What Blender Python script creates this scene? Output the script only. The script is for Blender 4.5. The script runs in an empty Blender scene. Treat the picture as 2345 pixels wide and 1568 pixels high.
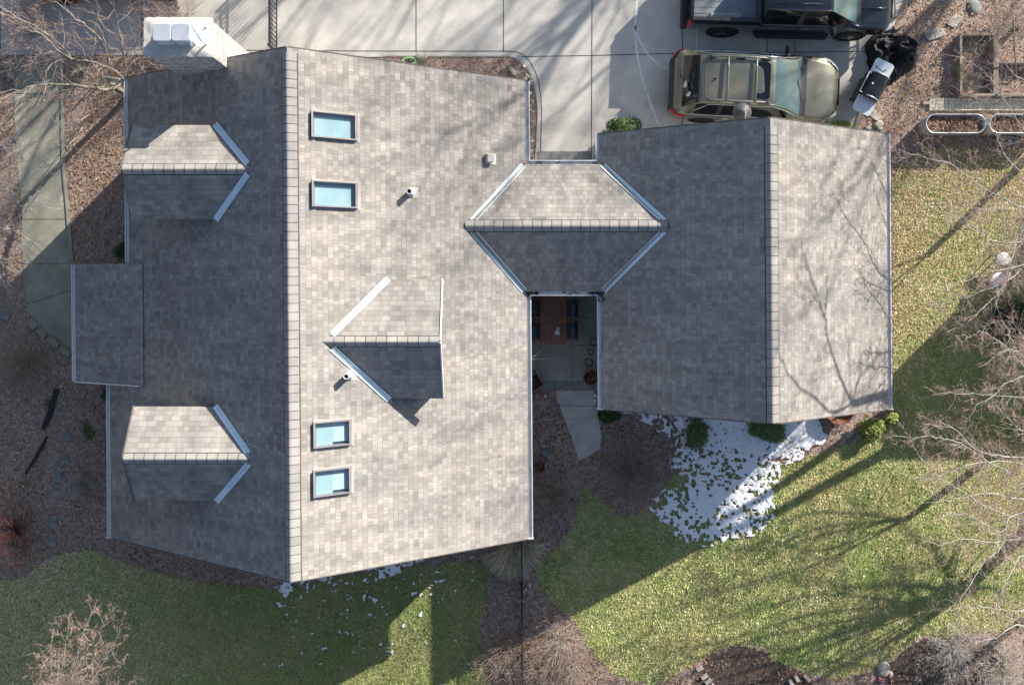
import bpy, math, random
import numpy as np
from mathutils import Vector, Matrix
R = math.radians
random.seed(7)
scene = bpy.context.scene
COL = scene.collection
# ---------------------------------------------------------------- camera, sky, sun
H = 28.0                  # camera height above the ground, metres
FOC = 2190.0              # focal length in units of a 2345 px wide picture
U0, V0 = 1160.0, 640.0    # point straight below the camera (the photo is a shifted crop)
cam_d = bpy.data.cameras.new('camera'); cam = bpy.data.objects.new('camera', cam_d); COL.objects.link(cam)
cam.location = (0, 0, H); cam.rotation_euler = (0, 0, 0)
cam_d.sensor_width = 36; cam_d.lens = 36 * FOC / 2345
cam_d.shift_x = (1172.5 - U0) / 2345; cam_d.shift_y = -(784 - V0) / 2345
cam_d.clip_end = 500
scene.camera = cam
SUN_EL, SUN_AZ = 23.0, 45.0
w = bpy.data.worlds.new('World'); scene.world = w; w.use_nodes = True
nt = w.node_tree; bg = nt.nodes['Background']
sky = nt.nodes.new('ShaderNodeTexSky'); sky.sky_type = 'NISHITA'; sky.sun_disc = False
sky.sun_elevation = R(SUN_EL); sky.sun_rotation = R(SUN_AZ); sky.air_density = 1.0; sky.dust_density = 0.8; sky.ozone_density = 1.0
nt.links.new(sky.outputs[0], bg.inputs[0]); bg.inputs[1].default_value = 0.088
sd = bpy.data.lights.new('sun', 'SUN'); sd.energy = 5.0; sd.angle = R(0.5); sd.color = (1.0, 0.915, 0.81)
so = bpy.data.objects.new('sun', sd); COL.objects.link(so)
sdir = Vector((math.cos(R(SUN_EL)) * math.sin(R(SUN_AZ)), math.cos(R(SUN_EL)) * math.cos(R(SUN_AZ)), math.sin(R(SUN_EL))))
so.rotation_euler = sdir.to_track_quat('Z', 'Y').to_euler(); so.location = (30, 30, 30)
scene.view_settings.view_transform = 'Standard'; scene.view_settings.look = 'None'
scene.view_settings.exposure = 1.02; scene.view_settings.gamma = 1

# ---------------------------------------------------------------- helpers
def P(u, v, z=0.0):
    """photo point (2345 px wide picture) -> place in the world at height z"""
    k = (H - z) / FOC
    return ((u - U0) * k, -(v - V0) * k, z)
def vnoise(x, y, seed=0):
    x = np.asarray(x, float); y = np.asarray(y, float)
    xi = np.floor(x).astype(np.int64); yi = np.floor(y).astype(np.int64)
    fx = x - xi; fy = y - yi; fx = fx * fx * (3 - 2 * fx); fy = fy * fy * (3 - 2 * fy)
    def h(a, b):
        n = (a * 374761393 + b * 668265263 + seed * 1442695041) & 0xffffffff
        n = ((n ^ (n >> 13)) * 1274126177) & 0xffffffff
        return ((n ^ (n >> 16)) & 0xffff) / 65535.0
    return (h(xi, yi) * (1 - fx) + h(xi + 1, yi) * fx) * (1 - fy) + (h(xi, yi + 1) * (1 - fx) + h(xi + 1, yi + 1) * fx) * fy
def fbm(x, y, seed=0, o=3):
    s = 0; a = .5; t = 0
    for i in range(o):
        s = s + a * vnoise(np.asarray(x) * 2 ** i, np.asarray(y) * 2 ** i, seed + i * 17); t += a; a *= .55
    return s / t
def inpoly(x, y, poly):
    x = np.asarray(x); y = np.asarray(y); c = np.zeros(x.shape, bool); n = len(poly); j = n - 1
    for i in range(n):
        xi, yi = poly[i]; xj, yj = poly[j]
        if yi != yj:
            c ^= ((yi > y) != (yj > y)) & (x < (xj - xi) * (y - yi) / (yj - yi) + xi)
        j = i
    return c

class MB:
    def __init__(s): s.v = []; s.f = []; s.uv = []; s.sm = []
    def poly(s, pts, uv=None, smooth=False):
        b = len(s.v); s.v += [tuple(p) for p in pts]; s.f.append(tuple(range(b, b + len(pts)))); s.uv.append(uv); s.sm.append(smooth); return s
    def face(s, idx, smooth=False, uv=None): s.f.append(tuple(idx)); s.uv.append(uv); s.sm.append(smooth); return s
    def box(s, c, size, rot=0.0, tilt=None):
        cx, cy, cz = c; dx, dy, dz = size[0] / 2, size[1] / 2, size[2] / 2
        b = len(s.v); M = Matrix.Rotation(rot, 3, 'Z')
        if tilt is not None: M = M @ tilt
        for x, y, z in ((-1,-1,-1),(1,-1,-1),(1,1,-1),(-1,1,-1),(-1,-1,1),(1,-1,1),(1,1,1),(-1,1,1)):
            p = M @ Vector((x * dx, y * dy, z * dz)); s.v.append((p.x + cx, p.y + cy, p.z + cz))
        for f in ((3,2,1,0),(4,5,6,7),(0,1,5,4),(1,2,6,5),(2,3,7,6),(3,0,4,7)): s.face([b + i for i in f])
        return s
    def beam(s, a, b, w, h):
        """rectangular bar from a to b"""
        a = Vector(a); b = Vector(b); d = b - a; L = d.length; q = d.to_track_quat('X', 'Z').to_matrix()
        n = len(s.v)
        for x, y, z in ((0,-1,-1),(1,-1,-1),(1,1,-1),(0,1,-1),(0,-1,1),(1,-1,1),(1,1,1),(0,1,1)):
            p = a + q @ Vector((x * L, y * w / 2, z * h / 2)); s.v.append(tuple(p))
        for f in ((3,2,1,0),(4,5,6,7),(0,1,5,4),(1,2,6,5),(2,3,7,6),(3,0,4,7)): s.face([n + i for i in f])
        return s
    def prism(s, poly, z0, z1):
        """z0,z1 numbers or functions of (x,y)"""
        g0 = z0 if callable(z0) else (lambda x, y: z0); g1 = z1 if callable(z1) else (lambda x, y: z1)
        ar = sum(poly[i][0] * poly[(i + 1) % len(poly)][1] - poly[(i + 1) % len(poly)][0] * poly[i][1] for i in range(len(poly)))
        if ar < 0: poly = poly[::-1]
        n = len(poly); b = len(s.v)
        s.v += [(x, y, g0(x, y)) for x, y in poly] + [(x, y, g1(x, y)) for x, y in poly]
        s.face([b + i for i in range(n)][::-1]); s.face([b + n + i for i in range(n)])
        for i in range(n):
            j = (i + 1) % n; s.face([b + i, b + j, b + n + j, b + n + i])
        return s
    def tube(s, pts, rad, n=6, cap=True, smooth=True):
        pts = [Vector(p) for p in pts]
        if not hasattr(rad, '__len__'): rad = [rad] * len(pts)
        b = len(s.v); m = len(pts); up = None
        for i, p in enumerate(pts):
            t = (pts[min(i + 1, m - 1)] - pts[max(i - 1, 0)])
            if t.length < 1e-9: t = Vector((0, 0, 1))
            t.normalize()
            if up is None:
                up = Vector((0, 0, 1)) if abs(t.z) < .9 else Vector((1, 0, 0))
            a = t.cross(up)
            if a.length < 1e-6: a = t.orthogonal()
            a.normalize(); c = a.cross(t); up = c
            for k in range(n):
                an = 2 * math.pi * k / n; q = p + (a * math.cos(an) + c * math.sin(an)) * rad[i]
                s.v.append((q.x, q.y, q.z))
        for i in range(m - 1):
            for k in range(n):
                k2 = (k + 1) % n
                s.face([b + i * n + k, b + i * n + k2, b + (i + 1) * n + k2, b + (i + 1) * n + k], smooth)
        if cap:
            s.face([b + k for k in range(n)][::-1]); s.face([b + (m - 1) * n + k for k in range(n)])
        return s
    def lathe(s, prof, c, n=24, axis='Z', smooth=True, a0=0, a1=2 * math.pi, sc=(1, 1)):
        b = len(s.v); full = abs(a1 - a0 - 2 * math.pi) < 1e-6; cols = n if full else n + 1
        for k in range(cols):
            an = a0 + (a1 - a0) * k / n
            for r, z in prof:
                x, y = r * math.cos(an) * sc[0], r * math.sin(an) * sc[1]
                q = (x, y, z) if axis == 'Z' else ((x, z, y) if axis == 'Y' else (z, x, y))
                s.v.append((c[0] + q[0], c[1] + q[1], c[2] + q[2]))
        m = len(prof)
        for k in range(n):
            k2 = (k + 1) % cols
            for i in range(m - 1):
                s.face([b + k * m + i, b + k2 * m + i, b + k2 * m + i + 1, b + k * m + i + 1], smooth)
        return s
    def cyl(s, c, r, h, n=20, axis='Z'):
        return s.lathe([(0.0001, -h / 2), (r, -h / 2), (r, -h / 2), (r, h / 2), (r, h / 2), (0.0001, h / 2)], c, n, axis, smooth=False)
    def xf(s, fn): s.v = [fn(*p) for p in s.v]; return s
    def build(s, name, mat, parent=None, bevel=0, local=False, fixn=False):
        me = bpy.data.meshes.new(name)
        org = Vector((0, 0, 0))
        if parent is not None and not local: org = base_of(parent)
        if parent is None and not local and s.v:
            a = np.array(s.v); org = Vector((float(a[:, 0].mean()), float(a[:, 1].mean()), float(a[:, 2].min())))
        vs = [(p[0] - org.x, p[1] - org.y, p[2] - org.z) for p in s.v]
        me.from_pydata(vs, [], s.f)
        if any(u is not None for u in s.uv):
            ul = me.uv_layers.new(name='UVMap'); k = 0
            for fi, f in enumerate(s.f):
                for j in range(len(f)):
                    if s.uv[fi] is not None: ul.data[k].uv = s.uv[fi][j]
                    k += 1
        me.polygons.foreach_set('use_smooth', s.sm)
        if fixn:
            import bmesh
            bm = bmesh.new(); bm.from_mesh(me); bmesh.ops.recalc_face_normals(bm, faces=bm.faces); bm.to_mesh(me); bm.free()
        me.materials.append(mat); me.update()
        o = bpy.data.objects.new(name, me); COL.objects.link(o)
        if parent is None: o.location = org
        else: o.parent = parent
        if bevel:
            m = o.modifiers.new('bevel', 'BEVEL'); m.width = bevel; m.segments = 2; m.limit_method = 'ANGLE'
        return o
def base_of(o):
    r = o
    while r.parent: r = r.parent
    return Vector(r.location)
def npmesh(name, V, F, mat, parent=None, tone=None, smooth=False, tname='tone', org=(0, 0, 0)):
    V = np.asarray(V, np.float32) - np.array(org, np.float32); F = np.asarray(F, np.int32); k = F.shape[1]
    me = bpy.data.meshes.new(name); me.vertices.add(len(V)); me.vertices.foreach_set('co', V.ravel())
    me.loops.add(F.size); me.loops.foreach_set('vertex_index', F.ravel())
    me.polygons.add(len(F)); me.polygons.foreach_set('loop_start', np.arange(0, F.size, k, dtype=np.int32))
    me.polygons.foreach_set('loop_total', np.full(len(F), k, np.int32))
    if smooth: me.polygons.foreach_set('use_smooth', np.ones(len(F), bool))
    if tone is not None:
        at = me.attributes.new(tname, 'FLOAT', 'POINT'); at.data.foreach_set('value', np.asarray(tone, np.float32))
    me.materials.append(mat); me.update(calc_edges=True); me.validate()
    o = bpy.data.objects.new(name, me); COL.objects.link(o)
    if parent is not None: o.parent = parent
    else: o.location = org
    return o
def tag(o, label=None, cat=None, group=None, kind=None):
    if label: o['label'] = label
    if cat: o['category'] = cat
    if group: o['group'] = group
    if kind: o['kind'] = kind
    return o
def thing(name, loc, label, cat, group=None, rz=0.0):
    o = bpy.data.objects.new(name, None); COL.objects.link(o); o.location = loc; o.rotation_euler = (0, 0, rz); o.empty_display_size = .2
    return tag(o, label, cat, group)
def copy_tree(o, parent=None):
    c = o.copy(); COL.objects.link(c)
    if parent is not None: c.parent = parent
    for ch in [x for x in bpy.data.objects if x.parent == o and x != c]: copy_tree(ch, c)
    return c

# ---------------------------------------------------------------- materials
def NN(nt, t, **kw):
    n = nt.nodes.new(t)
    for k, v in kw.items(): setattr(n, k, v)
    return n
def basemat(name):
    m = bpy.data.materials.new(name); m.use_nodes = True
    return m, m.node_tree, m.node_tree.nodes['Principled BSDF']
def setb(b, rough=.7, metal=0.0, spec=None, coat=None):
    b.inputs['Roughness'].default_value = rough; b.inputs['Metallic'].default_value = metal
    if spec is not None: b.inputs['Specular IOR Level'].default_value = spec
    if coat is not None: b.inputs['Coat Weight'].default_value = coat; b.inputs['Coat Roughness'].default_value = .04
def ramp(nt, cols, pos=None):
    r = NN(nt, 'ShaderNodeValToRGB'); e = r.color_ramp.elements
    n = len(cols); pos = pos or [i / (n - 1) for i in range(n)]
    while len(e) < n: e.new(.5)
    for i in range(n): e[i].position = pos[i]; e[i].color = (*cols[i], 1)
    return r
def noisemat(name, cols, scale=3.0, pos=None, rough=.8, metal=0., detail=6, bump=0., bscale=None, spec=None, stretch=None, coat=None, det2=None, rg=.55):
    """noise-driven colour between cols; optional second fine noise and bump; object coordinates"""
    m, nt, b = basemat(name); setb(b, rough, metal, spec, coat)
    tc = NN(nt, 'ShaderNodeTexCoord'); src = tc.outputs['Object']
    if stretch:
        mp = NN(nt, 'ShaderNodeMapping'); mp.inputs['Scale'].default_value = stretch; nt.links.new(src, mp.inputs[0]); src = mp.outputs[0]
    n1 = NN(nt, 'ShaderNodeTexNoise'); n1.inputs['Scale'].default_value = scale; n1.inputs['Detail'].default_value = detail; n1.inputs['Roughness'].default_value = rg
    nt.links.new(src, n1.inputs['Vector']); r = ramp(nt, cols, pos or [.3 + .4 * i / max(1, len(cols) - 1) for i in range(len(cols))])
    nt.links.new(n1.outputs['Fac'], r.inputs[0]); out = r.outputs[0]
    if det2:
        n2 = NN(nt, 'ShaderNodeTexNoise'); n2.inputs['Scale'].default_value = det2[0]; n2.inputs['Detail'].default_value = 3; nt.links.new(src, n2.inputs['Vector'])
        mr = NN(nt, 'ShaderNodeMapRange'); mr.inputs[1].default_value = .3; mr.inputs[2].default_value = .7; mr.inputs[3].default_value = 1 - det2[1]; mr.inputs[4].default_value = 1 + det2[1]
        nt.links.new(n2.outputs['Fac'], mr.inputs[0]); mx = NN(nt, 'ShaderNodeVectorMath', operation='SCALE'); nt.links.new(out, mx.inputs[0]); nt.links.new(mr.outputs[0], mx.inputs['Scale']); out = mx.outputs[0]
    nt.links.new(out, b.inputs['Base Color'])
    if bump:
        nb = NN(nt, 'ShaderNodeTexNoise'); nb.inputs['Scale'].default_value = bscale or scale * 4; nb.inputs['Detail'].default_value = 4; nt.links.new(src, nb.inputs['Vector'])
        bp = NN(nt, 'ShaderNodeBump'); bp.inputs['Strength'].default_value = .6; bp.inputs['Distance'].default_value = bump
        nt.links.new(nb.outputs['Fac'], bp.inputs['Height']); nt.links.new(bp.outputs[0], b.inputs['Normal'])
    return m
def tonemat(name, cols, pos=None, rough=.8, attr='tone', trans=0.):
    m, nt, b = basemat(name); setb(b, rough, 0, .2)
    a = NN(nt, 'ShaderNodeAttribute'); a.attribute_name = attr; r = ramp(nt, cols, pos)
    nt.links.new(a.outputs['Fac'], r.inputs[0]); nt.links.new(r.outputs[0], b.inputs['Base Color'])
    return m
def shingle(name, rw=.135, rh=.137, dark=(.268, .252, .236), light=(.382, .362, .338)):
    m, nt, b = basemat(name); setb(b, .92, 0, .15)
    uv = NN(nt, 'ShaderNodeTexCoord').outputs['UV']
    # gentle wobble of the courses
    def brick(w_, off, freq, c1, c2, shift, mort=.0035):
        mp = NN(nt, 'ShaderNodeMapping'); mp.inputs['Location'].default_value = (shift, 0, 0); nt.links.new(uv, mp.inputs[0])
        k = NN(nt, 'ShaderNodeTexBrick'); k.offset = off; k.offset_frequency = freq; k.squash = .62; k.squash_frequency = 3
        k.inputs['Scale'].default_value = 1; k.inputs['Brick Width'].default_value = w_; k.inputs['Row Height'].default_value = rh
        k.inputs['Mortar Size'].default_value = mort; k.inputs['Mortar Smooth'].default_value = .3; k.inputs['Bias'].default_value = 0
        k.inputs['Color1'].default_value = (*c1, 1); k.inputs['Color2'].default_value = (*c2, 1); k.inputs['Mortar'].default_value = (*[x * .72 for x in dark], 1)
        nt.links.new(mp.outputs[0], k.inputs['Vector']); return k
    k1 = brick(rw, .37, 2, dark, light, 0); k2 = brick(rw * 1.9, .61, 3, (.90,) * 3, (1.09,) * 3, 4.37, 0.0)
    n1 = NN(nt, 'ShaderNodeTexNoise'); n1.inputs['Scale'].default_value = .55; n1.inputs['Detail'].default_value = 5; nt.links.new(uv, n1.inputs['Vector'])
    r1 = ramp(nt, [(.84, .85, .87), (1.0, 1.0, 1.0), (1.06, 1.04, 1.02)], [.3, .5, .7]); nt.links.new(n1.outputs['Fac'], r1.inputs[0])
    n2 = NN(nt, 'ShaderNodeTexNoise'); n2.inputs['Scale'].default_value = 60; n2.inputs['Detail'].default_value = 3; nt.links.new(uv, n2.inputs['Vector'])
    mr = NN(nt, 'ShaderNodeMapRange'); mr.inputs[1].default_value = .3; mr.inputs[2].default_value = .7; mr.inputs[3].default_value = .9; mr.inputs[4].default_value = 1.1; nt.links.new(n2.outputs['Fac'], mr.inputs[0])
    # streaks running down the slope
    mp = NN(nt, 'ShaderNodeMapping'); mp.inputs['Scale'].default_value = (2.2, .25, 1); nt.links.new(uv, mp.inputs[0])
    n3 = NN(nt, 'ShaderNodeTexNoise'); n3.inputs['Scale'].default_value = 1.5; n3.inputs['Detail'].default_value = 4; nt.links.new(mp.outputs[0], n3.inputs['Vector'])
    r3 = ramp(nt, [(.86, .87, .88), (1.06, 1.05, 1.04)], [.35, .65]); nt.links.new(n3.outputs['Fac'], r3.inputs[0])
    def mul(a, c_):
        q = NN(nt, 'ShaderNodeVectorMath', operation='MULTIPLY'); nt.links.new(a, q.inputs[0]); nt.links.new(c_, q.inputs[1]); return q.outputs[0]
    c = mul(mul(mul(k1.outputs['Color'], k2.outputs['Color']), r1.outputs[0]), r3.outputs[0])
    q = NN(nt, 'ShaderNodeVectorMath', operation='SCALE'); nt.links.new(c, q.inputs[0]); nt.links.new(mr.outputs[0], q.inputs['Scale'])
    nt.links.new(q.outputs[0], b.inputs['Base Color'])
    # each course is a wedge, thicker at its lower edge
    sx = NN(nt, 'ShaderNodeSeparateXYZ'); nt.links.new(uv, sx.inputs[0])
    dv = NN(nt, 'ShaderNodeMath', operation='DIVIDE'); nt.links.new(sx.outputs[1], dv.inputs[0]); dv.inputs[1].default_value = rh
    fr = NN(nt, 'ShaderNodeMath', operation='FRACT'); nt.links.new(dv.outputs[0], fr.inputs[0])
    bw = NN(nt, 'ShaderNodeRGBToBW'); nt.links.new(k1.outputs['Color'], bw.inputs[0])
    ad = NN(nt, 'ShaderNodeMath', operation='MULTIPLY_ADD'); nt.links.new(bw.outputs[0], ad.inputs[0]); ad.inputs[1].default_value = 1.0; nt.links.new(fr.outputs[0], ad.inputs[2])
    bp = NN(nt, 'ShaderNodeBump'); bp.inputs['Strength'].default_value = .6; bp.inputs['Distance'].default_value = .006
    nt.links.new(ad.outputs[0], bp.inputs['Height']); nt.links.new(bp.outputs[0], b.inputs['Normal'])
    return m
def brickmat(name, c1, c2, mortar, bw_, rh, ms=.012, rough=.85, noise=.35):
    m, nt, b = basemat(name); setb(b, rough)
    uv = NN(nt, 'ShaderNodeTexCoord').outputs['UV']
    k = NN(nt, 'ShaderNodeTexBrick'); k.squash = .7; k.squash_frequency = 2
    for a, v in (('Scale', 1), ('Brick Width', bw_), ('Row Height', rh), ('Mortar Size', ms), ('Mortar Smooth', .2)): k.inputs[a].default_value = v
    k.inputs['Color1'].default_value = (*c1, 1); k.inputs['Color2'].default_value = (*c2, 1); k.inputs['Mortar'].default_value = (*mortar, 1)
    nt.links.new(uv, k.inputs['Vector'])
    n2 = NN(nt, 'ShaderNodeTexNoise'); n2.inputs['Scale'].default_value = 9; n2.inputs['Detail'].default_value = 6; nt.links.new(uv, n2.inputs['Vector'])
    mr = NN(nt, 'ShaderNodeMapRange'); mr.inputs[1].default_value = .3; mr.inputs[2].default_value = .7; mr.inputs[3].default_value = 1 - noise; mr.inputs[4].default_value = 1 + noise; nt.links.new(n2.outputs['Fac'], mr.inputs[0])
    q = NN(nt, 'ShaderNodeVectorMath', operation='SCALE'); nt.links.new(k.outputs['Color'], q.inputs[0]); nt.links.new(mr.outputs[0], q.inputs['Scale'])
    nt.links.new(q.outputs[0], b.inputs['Base Color'])
    bp = NN(nt, 'ShaderNodeBump'); bp.inputs['Distance'].default_value = .01; bp.invert = True; nt.links.new(k.outputs['Fac'], bp.inputs['Height']); nt.links.new(bp.outputs[0], b.inputs['Normal'])
    return m
def glassmat(name, col, rough=.03, alpha=1.0, trans=0.0):
    m, nt, b = basemat(name); setb(b, rough, 0, .6); b.inputs['Base Color'].default_value = (*col, 1)
    b.inputs['Transmission Weight'].default_value = trans; return m

M = {}
M['shingle'] = shingle('asphalt_shingle')
M['shingle_big'] = shingle('asphalt_shingle_dormer', .21, .137)
def capmat():
    m, nt, b = basemat('ridge_cap_shingle'); setb(b, .92, 0, .15)
    tc = NN(nt, 'ShaderNodeTexCoord'); sx = NN(nt, 'ShaderNodeSeparateXYZ'); nt.links.new(tc.outputs['UV'], sx.inputs[0])
    fl = NN(nt, 'ShaderNodeMath', operation='FLOOR'); nt.links.new(sx.outputs[1], fl.inputs[0]); wn = NN(nt, 'ShaderNodeTexWhiteNoise', noise_dimensions='1D'); nt.links.new(fl.outputs[0], wn.inputs['W'])
    n = NN(nt, 'ShaderNodeTexNoise'); n.inputs['Scale'].default_value = 3; n.inputs['Detail'].default_value = 6; nt.links.new(tc.outputs['Object'], n.inputs['Vector'])
    av = NN(nt, 'ShaderNodeMath', operation='MULTIPLY_ADD'); nt.links.new(wn.outputs['Value'], av.inputs[0]); av.inputs[1].default_value = .35; nt.links.new(n.outputs['Fac'], av.inputs[2])
    r_ = ramp(nt, [(.27, .262, .25), (.36, .35, .335)], [.4, .95]); nt.links.new(av.outputs[0], r_.inputs[0])
    fr = NN(nt, 'ShaderNodeMath', operation='FRACT'); nt.links.new(sx.outputs[1], fr.inputs[0]); r2 = ramp(nt, [(.22, .22, .22), (.25, .25, .25), (1, 1, 1)], [0, .045, .075]); nt.links.new(fr.outputs[0], r2.inputs[0])  # dark joint line: cap edge, with its shadow gap put into the colour
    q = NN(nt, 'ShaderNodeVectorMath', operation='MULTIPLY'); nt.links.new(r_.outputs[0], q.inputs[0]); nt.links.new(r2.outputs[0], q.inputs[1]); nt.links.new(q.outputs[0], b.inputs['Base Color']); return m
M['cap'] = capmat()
M['edge'] = noisemat('roof_edge', [(.10, .095, .09), (.16, .15, .14)], 8, rough=.9)
M['flash'] = noisemat('galvanised_flashing', [(.68, .82, .90), (.78, .90, .96)], 2.0, rough=.42, metal=.0, stretch=(1, 1, 1), det2=(20, .08))  # pale blue of the reflected sky is put into the base colour
M['trim'] = noisemat('white_trim', [(.66, .67, .66), (.82, .82, .80)], 3.0, rough=.5, det2=(25, .08))
M['gutter'] = noisemat('weathered_gutter', [(.34, .35, .31), (.78, .80, .80), (.9, .9, .9)], 5.0, pos=[.26, .38, .55], rough=.45, stretch=(1.5, .6, 1), detail=8)
M['debris'] = noisemat('gutter_debris', [(.02, .017, .012), (.08, .055, .035)], 14, rough=.95, bump=.01)
M['siding'] = noisemat('grey_siding', [(.36, .36, .34), (.42, .42, .40)], 3, rough=.8)
M['frame_bronze'] = noisemat('skylight_frame', [(.24, .225, .225), (.30, .28, .28)], 6, rough=.45, metal=.2)
M['lampgrey'] = noisemat('lamp_grey', [(.06, .07, .077), (.10, .115, .12)], 4, rough=.4)
M['pane'] = glassmat('skylight_glass', (.9, .95, 1.0), .02, trans=.97)
M['well'] = noisemat('skylight_shaft', [(.45, .72, .82), (.5, .76, .86)], 2, rough=.6)
M['pipe'] = noisemat('vent_pipe', [(.55, .5, .5), (.7, .66, .66)], 8, rough=.6)
M['dark'] = noisemat('soot_black', [(.006, .006, .007), (.012, .012, .012)], 5, rough=.9)  # near-black for pipe mouths, gaps, wheel arches and wipers
M['vent'] = noisemat('roof_vent_grey', [(.34, .325, .32), (.42, .40, .395)], 5, rough=.6)
M['stone'] = brickmat('chimney_stone', (.44, .43, .41), (.68, .65, .60), (.26, .26, .26), .42, .17, .012, noise=.32)
M['cement'] = noisemat('chimney_cement', [(.48, .46, .43), (.62, .60, .57)], 6, rough=.9, bump=.01, det2=(30, .12))
M['capmetal'] = noisemat('flue_cap_metal', [(.66, .72, .76), (.80, .84, .86)], 3, rough=.35, metal=.5)
M['twigtan'] = noisemat('dry_stem', [(.26, .22, .15), (.44, .38, .28)], 6, rough=.85)
def thinglass(name, tint, refl=.12):
    m, nt, b = basemat(name); nt.nodes.remove(b); out = nt.nodes['Material Output']
    t = NN(nt, 'ShaderNodeBsdfTransparent'); t.inputs[0].default_value = (*tint, 1)
    g = NN(nt, 'ShaderNodeBsdfGlossy'); g.inputs['Roughness'].default_value = .02; g.inputs[0].default_value = (.9, .95, 1, 1)
    mx = NN(nt, 'ShaderNodeMixShader'); lw = NN(nt, 'ShaderNodeValue'); lw.outputs[0].default_value = .07
    nt.links.new(lw.outputs[0], mx.inputs[0]); nt.links.new(t.outputs[0], mx.inputs[1]); nt.links.new(g.outputs[0], mx.inputs[2]); nt.links.new(mx.outputs[0], out.inputs[0])
    return m
M['skyglass'] = thinglass('skylight_glass_thin', (.90, .96, .98))
M['shaft_white'] = noisemat('shaft_white', [(.72, .74, .75), (.78, .80, .80)], 2, rough=.7)

# ================================================================ HOUSE (all of it one building)
SH = .0078                                  # the building stands turned by half a degree
def shx(x, y, z): return (x - SH * y, y, z)
house = thing('house', (-2, -1, 0), 'big house with brown-grey shingle roofs, gabled dormers and an attached garage', 'house')
RZ, RX, PT = 6.27, -4.95, .667              # main ridge height and line, roof pitch
GZ, GX = 5.14, 6.336                        # garage ridge
def zmain(x, y=0): return RZ - PT * abs(x - RX)
def zgar(x, y=0): return GZ - PT * abs(x - GX)
NY, SY = 5.28, -6.87
def roof_cells(name, xs, ys, skip, zf, down, th=.16, mat=None, top=None):
    """sloping slab built of cells with holes left out; down = +1/-1 direction of fall along x"""
    mb = MB(); T = .0
    def inside(i, j): return 0 <= i < len(xs) - 1 and 0 <= j < len(ys) - 1 and not skip((xs[i] + xs[i + 1]) / 2, (ys[j] + ys[j + 1]) / 2)
    s = math.hypot(1, PT); x0 = xs[0] if down > 0 else xs[-1]
    uvf = lambda x, y: (y, -abs(x - x0) * s)
    for i in range(len(xs) - 1):
        for j in range(len(ys) - 1):
            if not inside(i, j): continue
            a, b_, c, d = xs[i], xs[i + 1], ys[j], ys[j + 1]
            q = [(a, c), (b_, c), (b_, d), (a, d)]
            mb.poly([(x, y, zf(x, y)) for x, y in q], [uvf(x, y) for x, y in q])
            mb.poly([(x, y, zf(x, y) - th) for x, y in q][::-1], [(0, 0)] * 4)
            for di, dj, e in ((-1, 0, (3, 0)), (1, 0, (1, 2)), (0, -1, (0, 1)), (0, 1, (2, 3))):
                if not inside(i + di, j + dj):
                    p, r_ = q[e[0]], q[e[1]]
                    mb.poly([(p[0], p[1], zf(*p)), (p[0], p[1], zf(*p) - th), (r_[0], r_[1], zf(*r_) - th), (r_[0], r_[1], zf(*r_))], [(0, 0)] * 4)
    mb.xf(shx)
    return mb.build(name, mat or M['shingle'], house)
SKY = [(-4.46, -3.56, 3.30, 3.87), (-4.46, -3.56, 1.70, 2.27), (-4.41, -3.68, -3.86, -3.30), (-4.42, -3.69, -4.99, -4.41)]  # skylights x0 x1 y0 y1 (plan)
sk = [(a + .028, b_ + .028, c, d) if c > 0 else (a - .03, b_ - .03, c, d) for a, b_, c, d in SKY]
xs = sorted({RX, .54} | {v for s_ in sk for v in s_[:2]}); ys = sorted({SY, NY} | {v for s_ in sk for v in s_[2:]})
roofE = roof_cells('main_roof', xs, ys, lambda x, y: any(a < x < b_ and c < y < d for a, b_, c, d in sk), zmain, 1)
roofW = roof_cells('main_roof', [-10.6, -9.87, -9.40, RX], [SY, -2.71, .40, NY], lambda x, y: (x < -9.87 and y > -2.71) or (x < -9.40 and -2.71 < y < .40), zmain, -1)
tag(roofW, 'shaded slope with two gabled dormers')
# porch roof, low pitch, running out from the west slope
mb = MB(); pz = lambda x, y=0: zmain(-9.38) + .035 - .50 * (-9.38 - x)
q = [(-11.63, -2.74), (-9.38, -2.74), (-9.38, .41), (-11.63, .41)]
mb.poly([(x, y, pz(x)) for x, y in q], [(y, (x + 9.38) * 1.118) for x, y in q]); mb.poly([(x, y, pz(x) - .18) for x, y in q][::-1], [(0, 0)] * 4)
for a, b_ in ((0, 1), (1, 2), (2, 3), (3, 0)):
    p, r_ = q[a], q[b_]; mb.poly([(p[0], p[1], pz(p[0])), (p[0], p[1], pz(p[0]) - .18), (r_[0], r_[1], pz(r_[0]) - .18), (r_[0], r_[1], pz(r_[0]))], [(0, 0)] * 4)
mb.xf(shx); mb.build('porch_roof', M['shingle'], house)
mb = MB(); mb.beam((-11.62, -2.756, pz(-11.62) - .085), (-9.5, -2.756, pz(-9.5) - .085), .028, .2); mb.xf(shx); mb.build('fascia', M['trim'], house)
for y in (-2.5, -1.15, .2):
    MB().box((-11.40 - SH * y, y, 1.05), (.14, .14, 2.1)).build('porch_post', M['trim'], house, bevel=.008)
# garage roof
GN, GS = 3.87, -3.44
roofGE = roof_cells('garage_roof', [GX, 10.11], [GS, GN], lambda x, y: False, zgar, 1)
roofGW = roof_cells('garage_roof', [2.51, GX], [GS, GN], lambda x, y: False, zgar, -1)
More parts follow.
